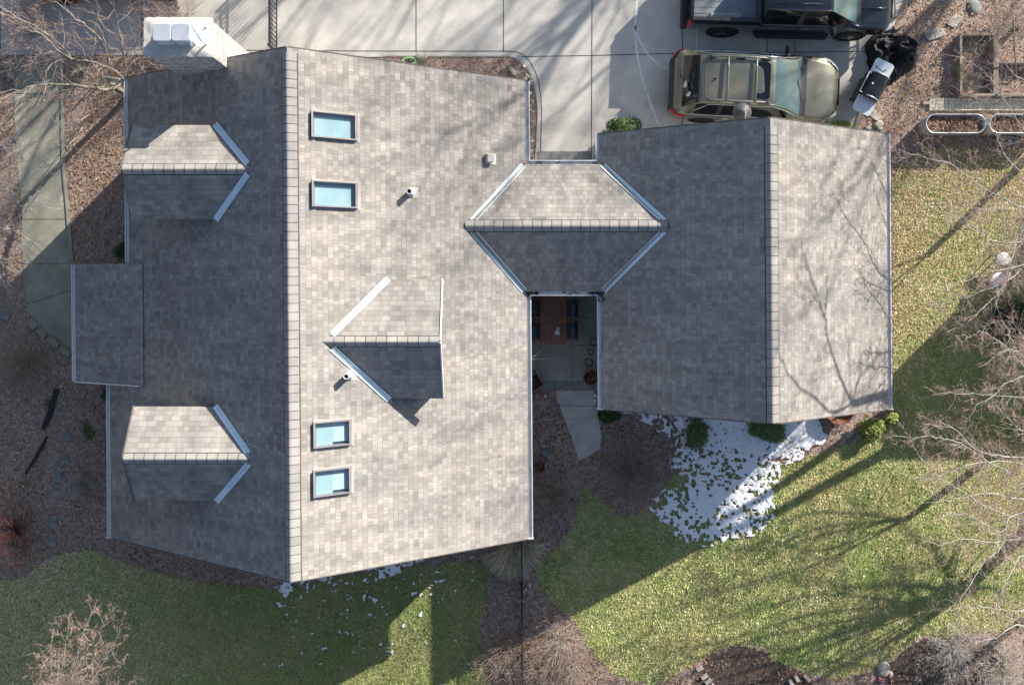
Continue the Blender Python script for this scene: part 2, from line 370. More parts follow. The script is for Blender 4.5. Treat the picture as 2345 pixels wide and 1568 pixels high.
# breezeway roof: two slopes with their ends mitred into the big roofs
BY, BZ = 1.366, 3.68
def bz(x, y): return BZ - .61 * abs(y - BY) + .02
def mitre_roof(name, planes, zf, th, mat, uvx=True, ridge=None, xform=shx, parent=house):
    mb = MB(); s = math.hypot(1, .61)
    for pl in planes:
        uv = [(x, -abs(y - ridge) * s) for x, y in pl]
        ar = sum(pl[i][0] * pl[(i + 1) % len(pl)][1] - pl[(i + 1) % len(pl)][0] * pl[i][1] for i in range(len(pl)))
        if ar < 0: pl = pl[::-1]; uv = uv[::-1]
        mb.poly([(x, y, zf(x, y)) for x, y in pl], uv); mb.poly([(x, y, zf(x, y) - th) for x, y in pl][::-1], [(0, 0)] * len(pl))
        for i in range(len(pl)):
            p, r_ = pl[i], pl[(i + 1) % len(pl)]
            mb.poly([(p[0], p[1], zf(*p)), (p[0], p[1], zf(*p) - th), (r_[0], r_[1], zf(*r_) - th), (r_[0], r_[1], zf(*r_))], [(0, 0)] * 4)
    if xform: mb.xf(xform)
    return mb.build(name, mat, parent)
bn, bs = 3.05, -.32
bre = mitre_roof('breezeway_roof', [[(-1.0, BY), (4.14, BY), (2.53, bn), (.50, bn)], [(-1.0, BY), (4.14, BY), (2.53, bs), (.50, bs)]], bz, .10, M['shingle'], ridge=BY)

# ---- ridge caps
def ridge_cap(name, a, b_, wd, step, parent, slope=PT, lift=.032, mat='cap', off=0.0):
    """overlapping bent caps along a ridge from a to b_"""
    a, b_ = Vector(a), Vector(b_); d = b_ - a; L = d.length; t = d.normalized(); n = Vector((-t.y, t.x, 0)); mb = MB(); k = int(L / step); rnd = random.Random(int(L * 100))
    prof = [(x_ + off, -max(.07, abs(x_ + off))) for x_ in (-1, -.6, -.3 - off * .5, -.10 - off, .10 - off, .3 - off * .5, .6, 1)]
    for i in range(k):
        s0 = i * step; s1 = min(L, s0 + step); j1 = rnd.uniform(-.0015, .0015); w0 = wd + rnd.uniform(-.001, .001)
        rows = []
        for s_, hh in ((s0, lift + .006), (s1, lift + .001)):
            row = []
            for px, pz_ in prof:
                p = a + t * s_ + n * (px * w0 + j1) + Vector((0, 0, hh + pz_ * slope * wd)); row.append(p)
            rows.append(row)
        low = [p + Vector((0, 0, -.02)) for p in rows[0]]; up_ = list(rows[0])
        base = len(mb.v); mb.v += [tuple(p) for p in rows[0]] + [tuple(p) for p in rows[1]] + [tuple(p) for p in low] + [tuple(p) for p in up_]
        m_ = len(prof)
        for c in range(m_ - 1):
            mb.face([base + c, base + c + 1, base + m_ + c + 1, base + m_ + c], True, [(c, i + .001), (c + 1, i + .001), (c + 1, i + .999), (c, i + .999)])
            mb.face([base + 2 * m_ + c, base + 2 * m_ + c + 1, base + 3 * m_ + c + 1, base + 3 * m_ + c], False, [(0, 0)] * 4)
        for e in (0, m_ - 1):     # side skirts: the cap's thick edge, coloured dark as its shadow line
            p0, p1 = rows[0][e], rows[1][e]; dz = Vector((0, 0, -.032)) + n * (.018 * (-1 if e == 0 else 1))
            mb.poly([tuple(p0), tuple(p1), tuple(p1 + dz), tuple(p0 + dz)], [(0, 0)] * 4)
    return mb.build(name, M[mat], parent)
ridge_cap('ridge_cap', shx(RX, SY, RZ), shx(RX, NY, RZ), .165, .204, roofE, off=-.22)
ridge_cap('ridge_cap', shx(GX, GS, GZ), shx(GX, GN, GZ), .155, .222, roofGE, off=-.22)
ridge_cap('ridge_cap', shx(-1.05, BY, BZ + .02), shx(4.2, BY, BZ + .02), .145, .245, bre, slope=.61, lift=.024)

# ---- flashing strips in the valleys
def valley(a, b_, up1, up2, parent, wd=.078, name='valley_flashing'):
    """metal valley from a (top) to b_ (bottom); up1/up2: height functions of the two roofs either side"""
    a, b_ = Vector(a), Vector(b_); t = (b_ - a).normalized(); n = Vector((-t.y, t.x, 0)).normalized(); mb = MB(); rows = []
    for s_ in (0, .25, .5, .75, 1):
        c = a.lerp(b_, s_); row = []
        for off, z_ in ((-wd, .0), (-wd * .16, -.012), (-wd * .08, .022), (wd * .08, .022), (wd * .16, -.012), (wd, .0)):
            q_ = c + n * off; zz = max(up1(q_.x, q_.y), up2(q_.x, q_.y)) if abs(off) > wd * .5 else c.z
            row.append((q_.x, q_.y, max(zz, c.z) + .026 + z_))
        rows.append(row)
    base = len(mb.v)
    for r_ in rows: mb.v += r_
    for i in range(4):
        for c in range(5): mb.face([base + i * 6 + c, base + i * 6 + c + 1, base + (i + 1) * 6 + c + 1, base + (i + 1) * 6 + c])
    mb.xf(shx)
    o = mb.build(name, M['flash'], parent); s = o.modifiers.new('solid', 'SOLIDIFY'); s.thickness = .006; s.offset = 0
    return o
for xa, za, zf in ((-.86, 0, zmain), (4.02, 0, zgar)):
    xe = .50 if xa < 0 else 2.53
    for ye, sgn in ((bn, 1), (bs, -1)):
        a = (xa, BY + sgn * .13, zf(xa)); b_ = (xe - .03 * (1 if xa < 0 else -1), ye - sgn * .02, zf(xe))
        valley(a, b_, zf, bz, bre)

# ---- dormers
M['glassdark'] = glassmat('window_glass_dark', (.03, .04, .05), .05)
def dormer(label, xr, yr, zr, xa, xv, hw, xf, zmf, sgn, flash_top=.13, white=False, capw=.12):
    """xr.. ridge line at yr,zr from the front xf back to the apex xa; eaves hw either side meet the slope at xv"""
    p = (zr - zmf(xv)) / hw
    zf = lambda x, y: zr - p * abs(y - yr) + .02
    ov = .12
    o = mitre_roof('dormer', [[(xf, yr), (xa, yr), (xv, yr + hw), (xf, yr + hw)], [(xf, yr), (xa, yr), (xv, yr - hw), (xf, yr - hw)]], zf, .09, M['shingle_big'], ridge=yr)
    tag(o, label)
    wx = xf + (ov if sgn < 0 else -ov); fr = MB()
    # front gable wall and cheeks down to the slope
    ze = zf(0, yr + hw) - .09; zb = zmf(wx)
    yy0, yy1 = yr - hw + .15, yr + hw - .15; pk = zr - .09
    ring = [(wx, yy0, zb - .1), (wx, yy1, zb - .1), (wx, yy1, ze + .1), (wx, yr, pk), (wx, yy0, ze + .1)]
    fr.poly(ring if sgn > 0 else ring[::-1])
    for yy in (yy0, yy1):
        xb = xv + (xa - xv) * .1
        fr.poly([(wx, yy, zb - .1), (wx, yy, ze + .1), (xb, yy, ze + .1), (xb, yy, zmf(xb) - .1)])
    fr.xf(shx); fr.build('dormer_wall', M['siding'], o)
    # window in the front wall
    wz0, wz1 = zb + .22, ze + .02
    if wz1 - wz0 > .2:
        MB().box(shx(wx + .02 * sgn, yr, (wz0 + wz1) / 2), (.05, 1.0, wz1 - wz0)).build('window_frame', M['trim'], o)
        MB().box(shx(wx + .035 * sgn, yr, (wz0 + wz1) / 2), (.05, .86, wz1 - wz0 - .12)).build('window_pane', M['glassdark'], o)
    # rake boards along the front edge
    rk = MB()
    for s_ in (1, -1):
        a = Vector((xf + .012 * sgn, yr, zr - .03)); b_ = Vector((xf + .012 * sgn, yr + s_ * hw, zf(0, yr + hw) - .05)); rk.beam(a, b_, .03, .14)
    rk.xf(shx); rk.build('rake_board', M['trim'] if white else M['edge'], o)
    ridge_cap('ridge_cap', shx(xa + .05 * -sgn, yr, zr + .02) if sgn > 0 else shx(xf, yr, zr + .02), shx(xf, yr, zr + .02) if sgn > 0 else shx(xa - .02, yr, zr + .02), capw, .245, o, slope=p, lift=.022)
    for s_ in (1, -1):
        k = .11; xt = xa + (xv - xa) * k
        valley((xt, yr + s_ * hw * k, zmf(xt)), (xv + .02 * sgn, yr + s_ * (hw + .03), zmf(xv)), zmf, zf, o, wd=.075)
    return o
dormer('dormer in front of the chimney on the shaded slope', -9, 2.59, 5.575, -5.94, -6.98, 1.13, -9.0, zmain, -1)
dormer('dormer at the far end from the chimney on the shaded slope', -9, -4.20, 5.575, -5.97, -7.03, 1.13, -9.02, zmain, -1)
dormer('single dormer with white front edge on the sunny slope', -1.55, -1.44, 5.78, -4.22, -2.87, 1.43, -1.56, zmain, 1, white=True)

# ---- gutters: a white trough with a wet dirty bottom
def gutter(a, b_, parent=house, side=1, dirt=True, wd=.12, extra=None):
    a, b_ = Vector(a), Vector(b_); t = (b_ - a).normalized(); n = Vector((-t.y, t.x, 0)) * side; z = Vector((0, 0, 1))
    mb = MB(); prof = [(0, .02), (0, -.10), (wd, -.10), (wd + .01, .0), (wd + .012, .01), (wd - .012, .01), (wd - .014, -.085), (.012, -.085), (.012, .02)]
    b0 = len(mb.v)
    for e in (a, b_):
        mb.v += [tuple(e + n * x + z * zz) for x, zz in prof]
    m_ = len(prof)
    for i in range(m_):
        j = (i + 1) % m_; mb.face([b0 + i, b0 + j, b0 + m_ + j, b0 + m_ + i])
    for e in (0, 1):
        c = a if e == 0 else b_
        mb.poly([tuple(c + n * x + z * zz) for x, zz in ((0, .01), (0, -.1), (wd, -.1), (wd + .01, .008))])
    o = mb.build('gutter', M['trim'], parent, fixn=True)
    if dirt:
        d = MB(); q_ = [a + n * .013 - z * .05, a + n * (wd - .014) - z * .05, b_ + n * (wd - .014) - z * .05, b_ + n * .013 - z * .05]
        d.poly([tuple(v) for v in q_]); d.build('gutter_bed', M['gutter'], o)
    return o
def gl(x0, y0, x1, y1, z, side, **k): return gutter(shx(x0, y0, z), shx(x1, y1, z), side=side, **k)
gl(.52, bs - .12, .52, SY + .02, zmain(.54) - .03, 1)
gl(.52, NY - .02, .52, bn + .12, zmain(.54) - .03, 1)
gl(-10.58, SY, -10.58, -2.75, zmain(-10.6) - .03, 1)
gl(-9.85, .42, -9.85, NY, zmain(-9.87) - .03, 1)
gl(-11.61, -2.74, -11.61, .41, pz(-11.63) - .03, 1)
gl(10.09, GS, 10.09, GN, zgar(10.11) - .03, -1)
gl(2.53, GS, 2.53, bs - .12, zgar(2.51) - .03, 1)
gl(2.53, bn + .12, 2.53, GN, zgar(2.51) - .03, 1)
gl(.62, bn - .02, 2.42, bn - .02, bz(0, bn) - .03, 1)
g = gl(.62, bs + .02, 2.42, bs + .02, bz(0, bs) - .03, -1)
# clumps of wet leaves at the breezeway gutter corners
rnd = random.Random(3); mb = MB()
for cx, cy, n_ in ((.64, bs - .02, 26), (2.40, bs - .04, 26), (.60, bn + .02, 14), (2.45, bn + .02, 12), (1.5, bs - .03, 14), (2.50, -.55, 12)):
    for i in range(n_):
        mb.box((cx + rnd.gauss(0, .10 if n_ != 14 else .5), cy + rnd.gauss(0, .028), bz(0, bs) - .045 + rnd.uniform(0, .03)), (rnd.uniform(.03, .08), rnd.uniform(.02, .05), .008), rnd.uniform(0, 3), Matrix.Rotation(rnd.uniform(-.5, .5), 3, 'X'))
tag(mb.build('wet_leaves', M['debris'], g), kind='stuff')

# ---- walls
def walls(rect, zt, gable=None, name='wall', zf=None):
    x0, x1, y0, y1 = rect; mb = MB()
    for a, b_ in (((x0, y0), (x1, y0)), ((x1, y1), (x0, y1))):
        pts = [(a[0], a[1], 0), (b_[0], b_[1], 0), (b_[0], b_[1], zf(b_[0]) - .17)]
        if gable: pts.append((gable, a[1], zf(gable) - .17))
        pts.append((a[0], a[1], zf(a[0]) - .17)); mb.poly(pts)
    for a, b_ in (((x1, y0), (x1, y1)), ((x0, y1), (x0, y0))):
        zz = zf(a[0]) - .17; mb.poly([(a[0], a[1], 0), (b_[0], b_[1], 0), (b_[0], b_[1], zz), (a[0], a[1], zz)])
    mb.xf(shx); return mb.build(name, M['siding'], house)
w1 = walls((-9.35, .10, SY + .35, NY - .25), 0, RX, 'wall', zmain)
w2 = walls((2.95, 9.70, GS + .35, GN - .25), 0, GX, 'wall', zgar)
mb = MB(); mb.prism([(.1, bs + .35), (2.95, bs + .35), (2.95, bn - .35), (.1, bn - .35)], 0, 2.45); mb.xf(shx); mb.build('breezeway_wall', M['siding'], house)
# rake trim on the gable ends
for y in (NY + .012, SY - .012):
    for xe in (.54, -9.87 if y > 0 else -10.6): MB().beam(shx(RX, y, RZ - .08), shx(xe, y, zmain(xe) - .08), .024, .15).build('rake_trim', M['edge'], house)
for y in (GN + .012, GS - .012):
    for xe in (2.51, 10.11): MB().beam(shx(GX, y, GZ - .08), shx(xe, y, zgar(xe) - .08), .024, .15).build('rake_trim', M['edge'], house)
# windows in the walls under the eaves
for x, y, z_, along, w_, h_ in ((-7.2, SY + .34, 1.5, 0, 1.1, 1.2), (-2.2, SY + .34, 1.5, 0, 1.6, 1.3), (-4.95, SY + .34, 4.2, 0, 1.0, 1.1), (6.3, GS + .34, 1.5, 0, 1.5, 1.1), (.115, -4.3, 1.45, 1, 1.6, 1.3), (9.715, .2, 1.5, 1, 1.2, 1.0), (-9.365, 4.0, 1.5, 1, 1.2, 1.2), (-9.365, -4.8, 1.5, 1, 1.2, 1.2)):
    c = shx(x, y, z_); d1 = (.06, w_, h_) if along else (w_, .06, h_); d2 = (.08, w_ - .16, h_ - .16) if along else (w_ - .16, .08, h_ - .16)
    f = MB().box(c, d1).build('window', M['trim'], house, bevel=.006); MB().box(c, d2).build('window_pane', M['glassdark'], f)
# white gutter end blocks
for x, y, z_ in ((.58, SY, zmain(.54)), (10.16, GS, zgar(10.11)), (2.47, GS, zgar(2.51)), (-10.65, SY, zmain(-10.6))):
    MB().box(shx(x, y, z_ - .06), (.17, .03, .16)).build('end_trim', M['trim'], house)

# ---- skylights
M['blind'] = noisemat('aqua_blind', [(.29, .41, .44), (.33, .45, .48)], 3, rough=.7)  # aqua panel in the shaft, its shaded tone put into the colour
M['blind_pale'] = noisemat('shaft_side_pale', [(.38, .50, .53), (.44, .55, .58)], 3, rough=.7)  # paler panel: the lit side of the shaft put into the colour
M['shaft_white'] = noisemat('shaft_white', [(.36, .46, .49), (.42, .52, .55)], 2, rough=.7)
for i, (a, b_, c, d) in enumerate(sk):
    hgt = .11; mb = MB(); fw = .02
    Z = lambda x: zmain(x)
    lab = ['long skylight nearest the driveway', 'long skylight beside the pale vent pipe', 'squarish skylight between dormer shadow and the next one', 'squarish skylight farthest from the driveway'][i]
    ring_o = [(a - fw, c - fw), (b_ + fw, c - fw), (b_ + fw, d + fw), (a - fw, d + fw)]; ring_i = [(a + .012, c + .012), (b_ - .012, c + .012), (b_ - .012, d - .012), (a + .012, d - .012)]
    for k in range(4):
        j = (k + 1) % 4; o0, o1, i0, i1 = ring_o[k], ring_o[j], ring_i[k], ring_i[j]
        mb.poly([(*o0, Z(o0[0]) + hgt), (*o1, Z(o1[0]) + hgt), (*i1, Z(i1[0]) + hgt), (*i0, Z(i0[0]) + hgt)])
        mb.poly([(*o0, Z(o0[0]) - .01), (*o1, Z(o1[0]) - .01), (*o1, Z(o1[0]) + hgt), (*o0, Z(o0[0]) + hgt)])
        mb.poly([(*i1, Z(i1[0]) - .1), (*i0, Z(i0[0]) - .1), (*i0, Z(i0[0]) + hgt), (*i1, Z(i1[0]) + hgt)])
    mb.xf(shx); fr = mb.build('skylight', M['frame_bronze'], house); tag(fr, lab)
    g = MB(); g.poly([shx(x, y, Z(x) + hgt - .02) for x, y in ring_i]); g.build('skylight_pane', M['skyglass'], fr)
    s = MB(); dp = .16; e = .012; fl = [(a - e, c - e), (b_ + e, c - e), (b_ + e, d + e), (a - e, d + e)]
    s.poly([(x, y, Z(x) - dp) for x, y in fl])
    for k in range(4):
        p, r_ = fl[k], fl[(k + 1) % 4]; s.poly([(*p, Z(p[0]) - dp), (*r_, Z(r_[0]) - dp), (*r_, Z(r_[0]) - .005), (*p, Z(p[0]) - .005)][::-1])
    s.xf(shx); s.build('light_shaft', M['shaft_white'], fr)
    bx_ = a + (b_ - a) * (.86 if i < 2 else .48); by_ = d - (d - c) * (.15 if i < 2 else -.0); bl = MB(); bl.poly([shx(x, y, Z(x) - .05) for x, y in ((a - .01, c - .01), (bx_, c - .01), (bx_, by_), (a - .01, by_))]); bl.build('blind', M['blind'], fr)
    if i > 1: b2 = MB(); b2.poly([shx(x, y, Z(x) - .055) for x, y in ((bx_, c + .07), (b_ + .01, c + .07), (b_ + .01, d + .01), (bx_, d + .01))]); b2.build('shaft_side', M['blind_pale'], fr)
    TT = Matrix.Rotation(math.atan(PT), 3, 'Y')
    for yy in (c - fw - .05, d + fw + .05): MB().box(shx(a, yy, Z(a) + .004), (.09, .11, .012), tilt=TT).build('flashing_tab', M['vent'], fr)
    MB().box(shx((a + b_) / 2, d + fw + .012, Z((a + b_) / 2) + .012), (math.hypot(1, PT) * (b_ - a + .1), .03, .02), tilt=TT).build('side_flashing', M['vent'], fr)
    MB().box(shx(b_ + fw + .03, (c + d) / 2, Z(b_ + fw + .03) + .01), (.07, d - c + .12, .012), tilt=TT).build('sill_flashing', M['vent'], fr)
# ---- vents
tl = Matrix.Rotation(math.atan(PT), 3, 'Y')
x, y = -.42, 3.12
vb = MB().box(shx(x, y, zmain(x) + .10), (.22, .23, .16), tilt=tl).build('roof_vent', M['vent'], house, bevel=.03)
MB().box(shx(x + .04, y, zmain(x + .04) + .012), (.30, .28, .008), tilt=tl).build('vent_flashing', M['trim'], vb)
for x, y, lab in ((-2.34, 2.13, 'pale vent pipe beside the second skylight'), (-3.74, -2.25, 'vent pipe beside the valley of the sunny dormer')):
    z0 = zmain(x); hp = .36
    p = MB().lathe([(.072, -.1), (.072, hp), (.062, hp + .006), (.05, hp), (.05, -.1)], shx(x, y, z0), 20).build('vent_pipe', M['pipe'], house); tag(p, lab)
    MB().lathe([(.0001, hp - .03), (.052, hp - .03)], shx(x, y, z0), 16).build('pipe_mouth', M['dark'], p)
    MB().lathe([(.12, .0), (.085, .05), (.064, .14)], shx(x, y, z0 + .01), 20).build('pipe_collar', M['pipe'], p)
    MB().box(shx(x + .07, y, zmain(x + .07) + .012), (.26, .26, .008), tilt=tl).build('vent_flashing', M['vent'], p)
# ---- chimney
def uvbox(mb, x0, x1, y0, y1, z0, z1, top=True):
    P4 = [(x0, y0), (x1, y0), (x1, y1), (x0, y1)]; u = 0
    for k in range(4):
        p, r_ = P4[k], P4[(k + 1) % 4]; L = math.hypot(r_[0] - p[0], r_[1] - p[1])
        mb.poly([(*p, z0), (*r_, z0), (*r_, z1), (*p, z1)], [(u, z0), (u + L, z0), (u + L, z1), (u, z1)]); u += L + .13
    if top: mb.poly([(*p, z1) for p in P4], [(0, 0)] * 4)
mb = MB(); uvbox(mb, -8.13, -6.68, 5.06, 5.86, 2.0, 6.42); uvbox(mb, -8.45, -6.36, 5.32, 5.92, 0, 2.4)
ch = mb.build('chimney', M['stone'], house); tag(ch, 'stone chimney with two square white flue caps')
# rough cement crown
mb = MB(); nx, ny = 30, 18; V = []; rnd = random.Random(5)
for j in range(ny + 1):
    for i in range(nx + 1):
        u, v = i / nx, j / ny; x = -8.17 + 1.53 * u; y = 5.02 + .88 * v; ed = min(u, 1 - u, v, 1 - v)
        z = 6.43 + min(1, ed * 7) * .045 + .02 * float(vnoise(x * 9, y * 9, 3)) + .012 * float(vnoise(x * 25, y * 25, 4))
        if ed < .001: x += rnd.uniform(-.012, .012); y += rnd.uniform(-.012, .012)
        V.append((x, y, z))
b0 = len(mb.v); mb.v += V
for j in range(ny):
    for i in range(nx): q_ = j * (nx + 1) + i; mb.face([q_, q_ + 1, q_ + nx + 2, q_ + nx + 1], True)
edge = [i for i in range(nx + 1)] + [j * (nx + 1) + nx for j in range(1, ny + 1)] + [ny * (nx + 1) + i for i in range(nx - 1, -1, -1)] + [j * (nx + 1) for j in range(ny - 1, 0, -1)]
for k in range(len(edge)):
    p, r_ = V[edge[k]], V[edge[(k + 1) % len(edge)]]; mb.poly([(p[0], p[1], 6.36), (r_[0], r_[1], 6.36), r_, p])
mb.build('chimney_crown', M['cement'], ch)
def ocprism(mb, cx, cy, w_, d_, z0, z1, ch_=.04, top=None):
    w_, d_ = w_ / 2, d_ / 2
    poly = [(cx - w_ + ch_, cy - d_), (cx + w_ - ch_, cy - d_), (cx + w_, cy - d_ + ch_), (cx + w_, cy + d_ - ch_), (cx + w_ - ch_, cy + d_), (cx - w_ + ch_, cy + d_), (cx - w_, cy + d_ - ch_), (cx - w_, cy - d_ + ch_)]
    mb.prism(poly, z0, z1)
k = (H - 6.86) / FOC
for u in (370, 413.5):
    cx, cy = (u - U0) * k, -(74 - V0) * k
    mb = MB(); ocprism(mb, cx, cy, .41, .39, 6.80, 6.86); c1 = mb.build('flue_cap', M['capmetal'], ch, bevel=.015)
    mb = MB(); ocprism(mb, cx, cy - .01, .34, .33, 6.46, 6.80, .03); mb.build('flue_shroud', M['trim'], c1)
    mb = MB(); ocprism(mb, cx, cy - .01, .42, .41, 6.55, 6.58, .04); mb.build('flue_skirt', M['capmetal'], c1, bevel=.006)
cx, cy = (448 - U0) * k, -(72 - V0) * k
mb = MB(); mb.box((cx, cy, 6.80), (.29, .44, .02)); mb.beam((cx - .13, cy + .2, 6.815), (cx + .13, cy - .2, 6.815), .012, .012); mb.beam((cx - .13, cy - .2, 6.815), (cx + .13, cy + .2, 6.815), .012, .012)
for sx in (-1, 1):
    for sy in (-1, 1): mb.box((cx + sx * .12, cy + sy * .19, 6.63), (.025, .025, .34))
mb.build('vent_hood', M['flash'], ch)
# cable bracket on the sunny side of the chimney
mb = MB(); mb.lathe([(.001, .14), (.05, .14), (.055, .0), (.05, 0)], (-6.68, 5.42, 4.6), 14, 'X'); mb.build('wall_bracket', M['cement'], ch)
# ---- barn lamp on the garage gable
lx, ly = 6.29, 4.46
lamp = MB().lathe([(.001, .11), (.05, .105), (.07, .09), (.10, .06), (.18, .02), (.25, -.05), (.255, -.055), (.245, -.05), (.17, .01), (.07, .05), (.001, .06)], (lx, ly, 2.52), 32).build('barn_lamp', M['lampgrey'], house)
MB().tube([(lx, ly, 2.62), (lx, ly, 2.78), (lx - .01, ly - .08, 2.88), (lx - .02, ly - .22, 2.88), (lx - .02, ly - .45, 2.72), (lx - .02, GN - .24, 2.66)], .017, 8).build('lamp_arm', M['vent'], lamp)
# ================================================================ GROUND
def G(u, v, z=0.0): return P(u, v, z)[:2]
def gpoly(pts, z=0.0): return [G(u, v, z) for u, v in pts]
def rough(poly, step=.12, amp=.05, seed=1):
    out = []; n = len(poly)
    for i in range(n):
        a = np.array(poly[i]); b_ = np.array(poly[(i + 1) % n]); L = np.hypot(*(b_ - a)); k = max(1, min(400, int(L / step))); nn = np.array([-(b_ - a)[1], (b_ - a)[0]]) / max(L, 1e-6)
        for j in range(k):
            q = a + (b_ - a) * j / k; d = (float(fbm(q[0] * 2.3, q[1] * 2.3, seed, 4)) - .5) * 2 * amp * 2
            out.append(tuple(q + nn * d))
    return out
def sheet(name, poly, z, mat, label=None, kind='structure', cell=None):
    if cell:      # a lawn of small cells keeps a ragged edge
        xs_ = [p[0] for p in poly]; ys_ = [p[1] for p in poly]; x0, x1, y0, y1 = min(xs_), max(xs_), min(ys_), max(ys_); nx, ny = int((x1 - x0) / cell) + 2, int((y1 - y0) / cell) + 2
        X, Y = np.meshgrid(x0 + cell * np.arange(nx), y0 + cell * np.arange(ny)); k = inpoly(X + .5 * cell, Y + .5 * cell, poly)[:-1, :-1]; idx = np.arange(nx * ny).reshape(ny, nx)
        F = np.stack([idx[:-1, :-1][k], idx[:-1, 1:][k], idx[1:, 1:][k], idx[1:, :-1][k]], 1); V = np.stack([(X + (vnoise(X * 31, Y * 31, 2) - .5) * cell * .6).ravel(), (Y + (vnoise(X * 29, Y * 29, 3) - .5) * cell * .6).ravel(), np.full(X.size, z)], 1)
        used = np.unique(F); re_ = -np.ones(len(V), int); re_[used] = np.arange(len(used)); o = npmesh(name, V[used], re_[F], mat)
    else:
        o = MB().poly([(x, y, z) for x, y in poly]).build(name, mat); 
    if kind: o['kind'] = kind
    if label: o['label'] = label
    return o
M['soil'] = noisemat('leaf_mulch', [(.17, .13, .115), (.34, .265, .235), (.50, .41, .355)], 9, rough=.95, detail=9, bump=.03, bscale=22, det2=(45, .35), rg=.7)
def grassmat(name):
    m, nt, b = basemat(name); setb(b, .9, 0, .2)
    tc = NN(nt, 'ShaderNodeTexCoord'); o = tc.outputs['Object']
    def nz(s, d=6, r_=.6):
        n = NN(nt, 'ShaderNodeTexNoise'); n.inputs['Scale'].default_value = s; n.inputs['Detail'].default_value = d; n.inputs['Roughness'].default_value = r_; nt.links.new(o, n.inputs['Vector']); return n
    a = nz(14, 8, .75); r1 = ramp(nt, [(.16, .18, .07), (.34, .36, .15), (.58, .52, .31)], [.32, .5, .68]); nt.links.new(a.outputs['Fac'], r1.inputs[0])
    c = nz(.6, 5); r2 = ramp(nt, [(.75, .95, .7), (1, 1, 1), (1.25, 1.05, 1.1)], [.35, .5, .68]); nt.links.new(c.outputs['Fac'], r2.inputs[0])
    q = NN(nt, 'ShaderNodeVectorMath', operation='MULTIPLY'); nt.links.new(r1.outputs[0], q.inputs[0]); nt.links.new(r2.outputs[0], q.inputs[1]); nt.links.new(q.outputs[0], b.inputs['Base Color'])
    d = nz(28, 5, .7); bp = NN(nt, 'ShaderNodeBump'); bp.inputs['Distance'].default_value = .05; nt.links.new(d.outputs['Fac'], bp.inputs['Height']); nt.links.new(bp.outputs[0], b.inputs['Normal'])
    return m
M['turf'] = grassmat('turf_thatch')
def concmat(name, a, c, stain=(.30, .24, .18), amt=.5, sc=.8):
    m, nt, b = basemat(name); setb(b, .85, 0, .3)
    o = NN(nt, 'ShaderNodeTexCoord').outputs['Object']
    def nz(s, d=6, r_=.6, off=(0, 0, 0), st=(1, 1, 1)):
        mp = NN(nt, 'ShaderNodeMapping'); mp.inputs['Location'].default_value = off; mp.inputs['Scale'].default_value = st; nt.links.new(o, mp.inputs[0])
        n = NN(nt, 'ShaderNodeTexNoise'); n.inputs['Scale'].default_value = s; n.inputs['Detail'].default_value = d; n.inputs['Roughness'].default_value = r_; nt.links.new(mp.outputs[0], n.inputs['Vector']); return n
    n1 = nz(sc, 8, .65); r1 = ramp(nt, [a, c], [.32, .66]); nt.links.new(n1.outputs['Fac'], r1.inputs[0])
    n2 = nz(.55, 7, .7, (7, 3, 0)); r2 = ramp(nt, [(1, 1, 1), (1, 1, 1), stain], [0, .6, .78]); nt.links.new(n2.outputs['Fac'], r2.inputs[0])
    n3 = nz(30, 4, .6); mr = NN(nt, 'ShaderNodeMapRange'); mr.inputs[1].default_value = .3; mr.inputs[2].default_value = .7; mr.inputs[3].default_value = .9; mr.inputs[4].default_value = 1.1; nt.links.new(n3.outputs['Fac'], mr.inputs[0])
    mx = NN(nt, 'ShaderNodeMix', data_type='RGBA', blend_type='MULTIPLY'); mx.inputs[0].default_value = amt; nt.links.new(r1.outputs[0], mx.inputs[6]); nt.links.new(r2.outputs[0], mx.inputs[7])
    q = NN(nt, 'ShaderNodeVectorMath', operation='SCALE'); nt.links.new(mx.outputs[2], q.inputs[0]); nt.links.new(mr.outputs[0], q.inputs['Scale']); nt.links.new(q.outputs[0], b.inputs['Base Color'])
    return m
M['concrete'] = concmat('driveway_concrete', (.45, .435, .405), (.70, .67, .615), (.58, .54, .49), .8)
M['concrete_curb'] = concmat('curb_concrete', (.44, .435, .41), (.58, .57, .54), (.6, .55, .5), .5, 2)
M['concrete_old'] = concmat('mossy_concrete', (.25, .255, .20), (.38, .375, .305), (.55, .6, .45), .6, 1.2)
M['concrete_patio'] = concmat('patio_concrete', (.32, .31, .285), (.45, .435, .40), (.5, .5, .45), .8, 1.0)
M['joint'] = noisemat('slab_joint', [(.03, .03, .03), (.06, .058, .055)], 8, rough=.95)
M['chalk'] = noisemat('white_line', [(.42, .42, .40), (.78, .79, .78), (.82, .82, .82)], 9, pos=[.30, .42, .6], rough=.8, detail=8)
M['bluestone'] = noisemat('bluestone', [(.13, .15, .15), (.22, .24, .235), (.30, .29, .26)], 3.5, rough=.8, bump=.006, det2=(25, .12))
M['fieldstone'] = noisemat('fieldstone', [(.20, .19, .17), (.36, .34, .30), (.45, .42, .36)], 4.5, rough=.85, bump=.02, det2=(30, .15))
M['rustystain'] = noisemat('rust_stain', [(.16, .10, .06), (.30, .24, .18)], 5, rough=.9)

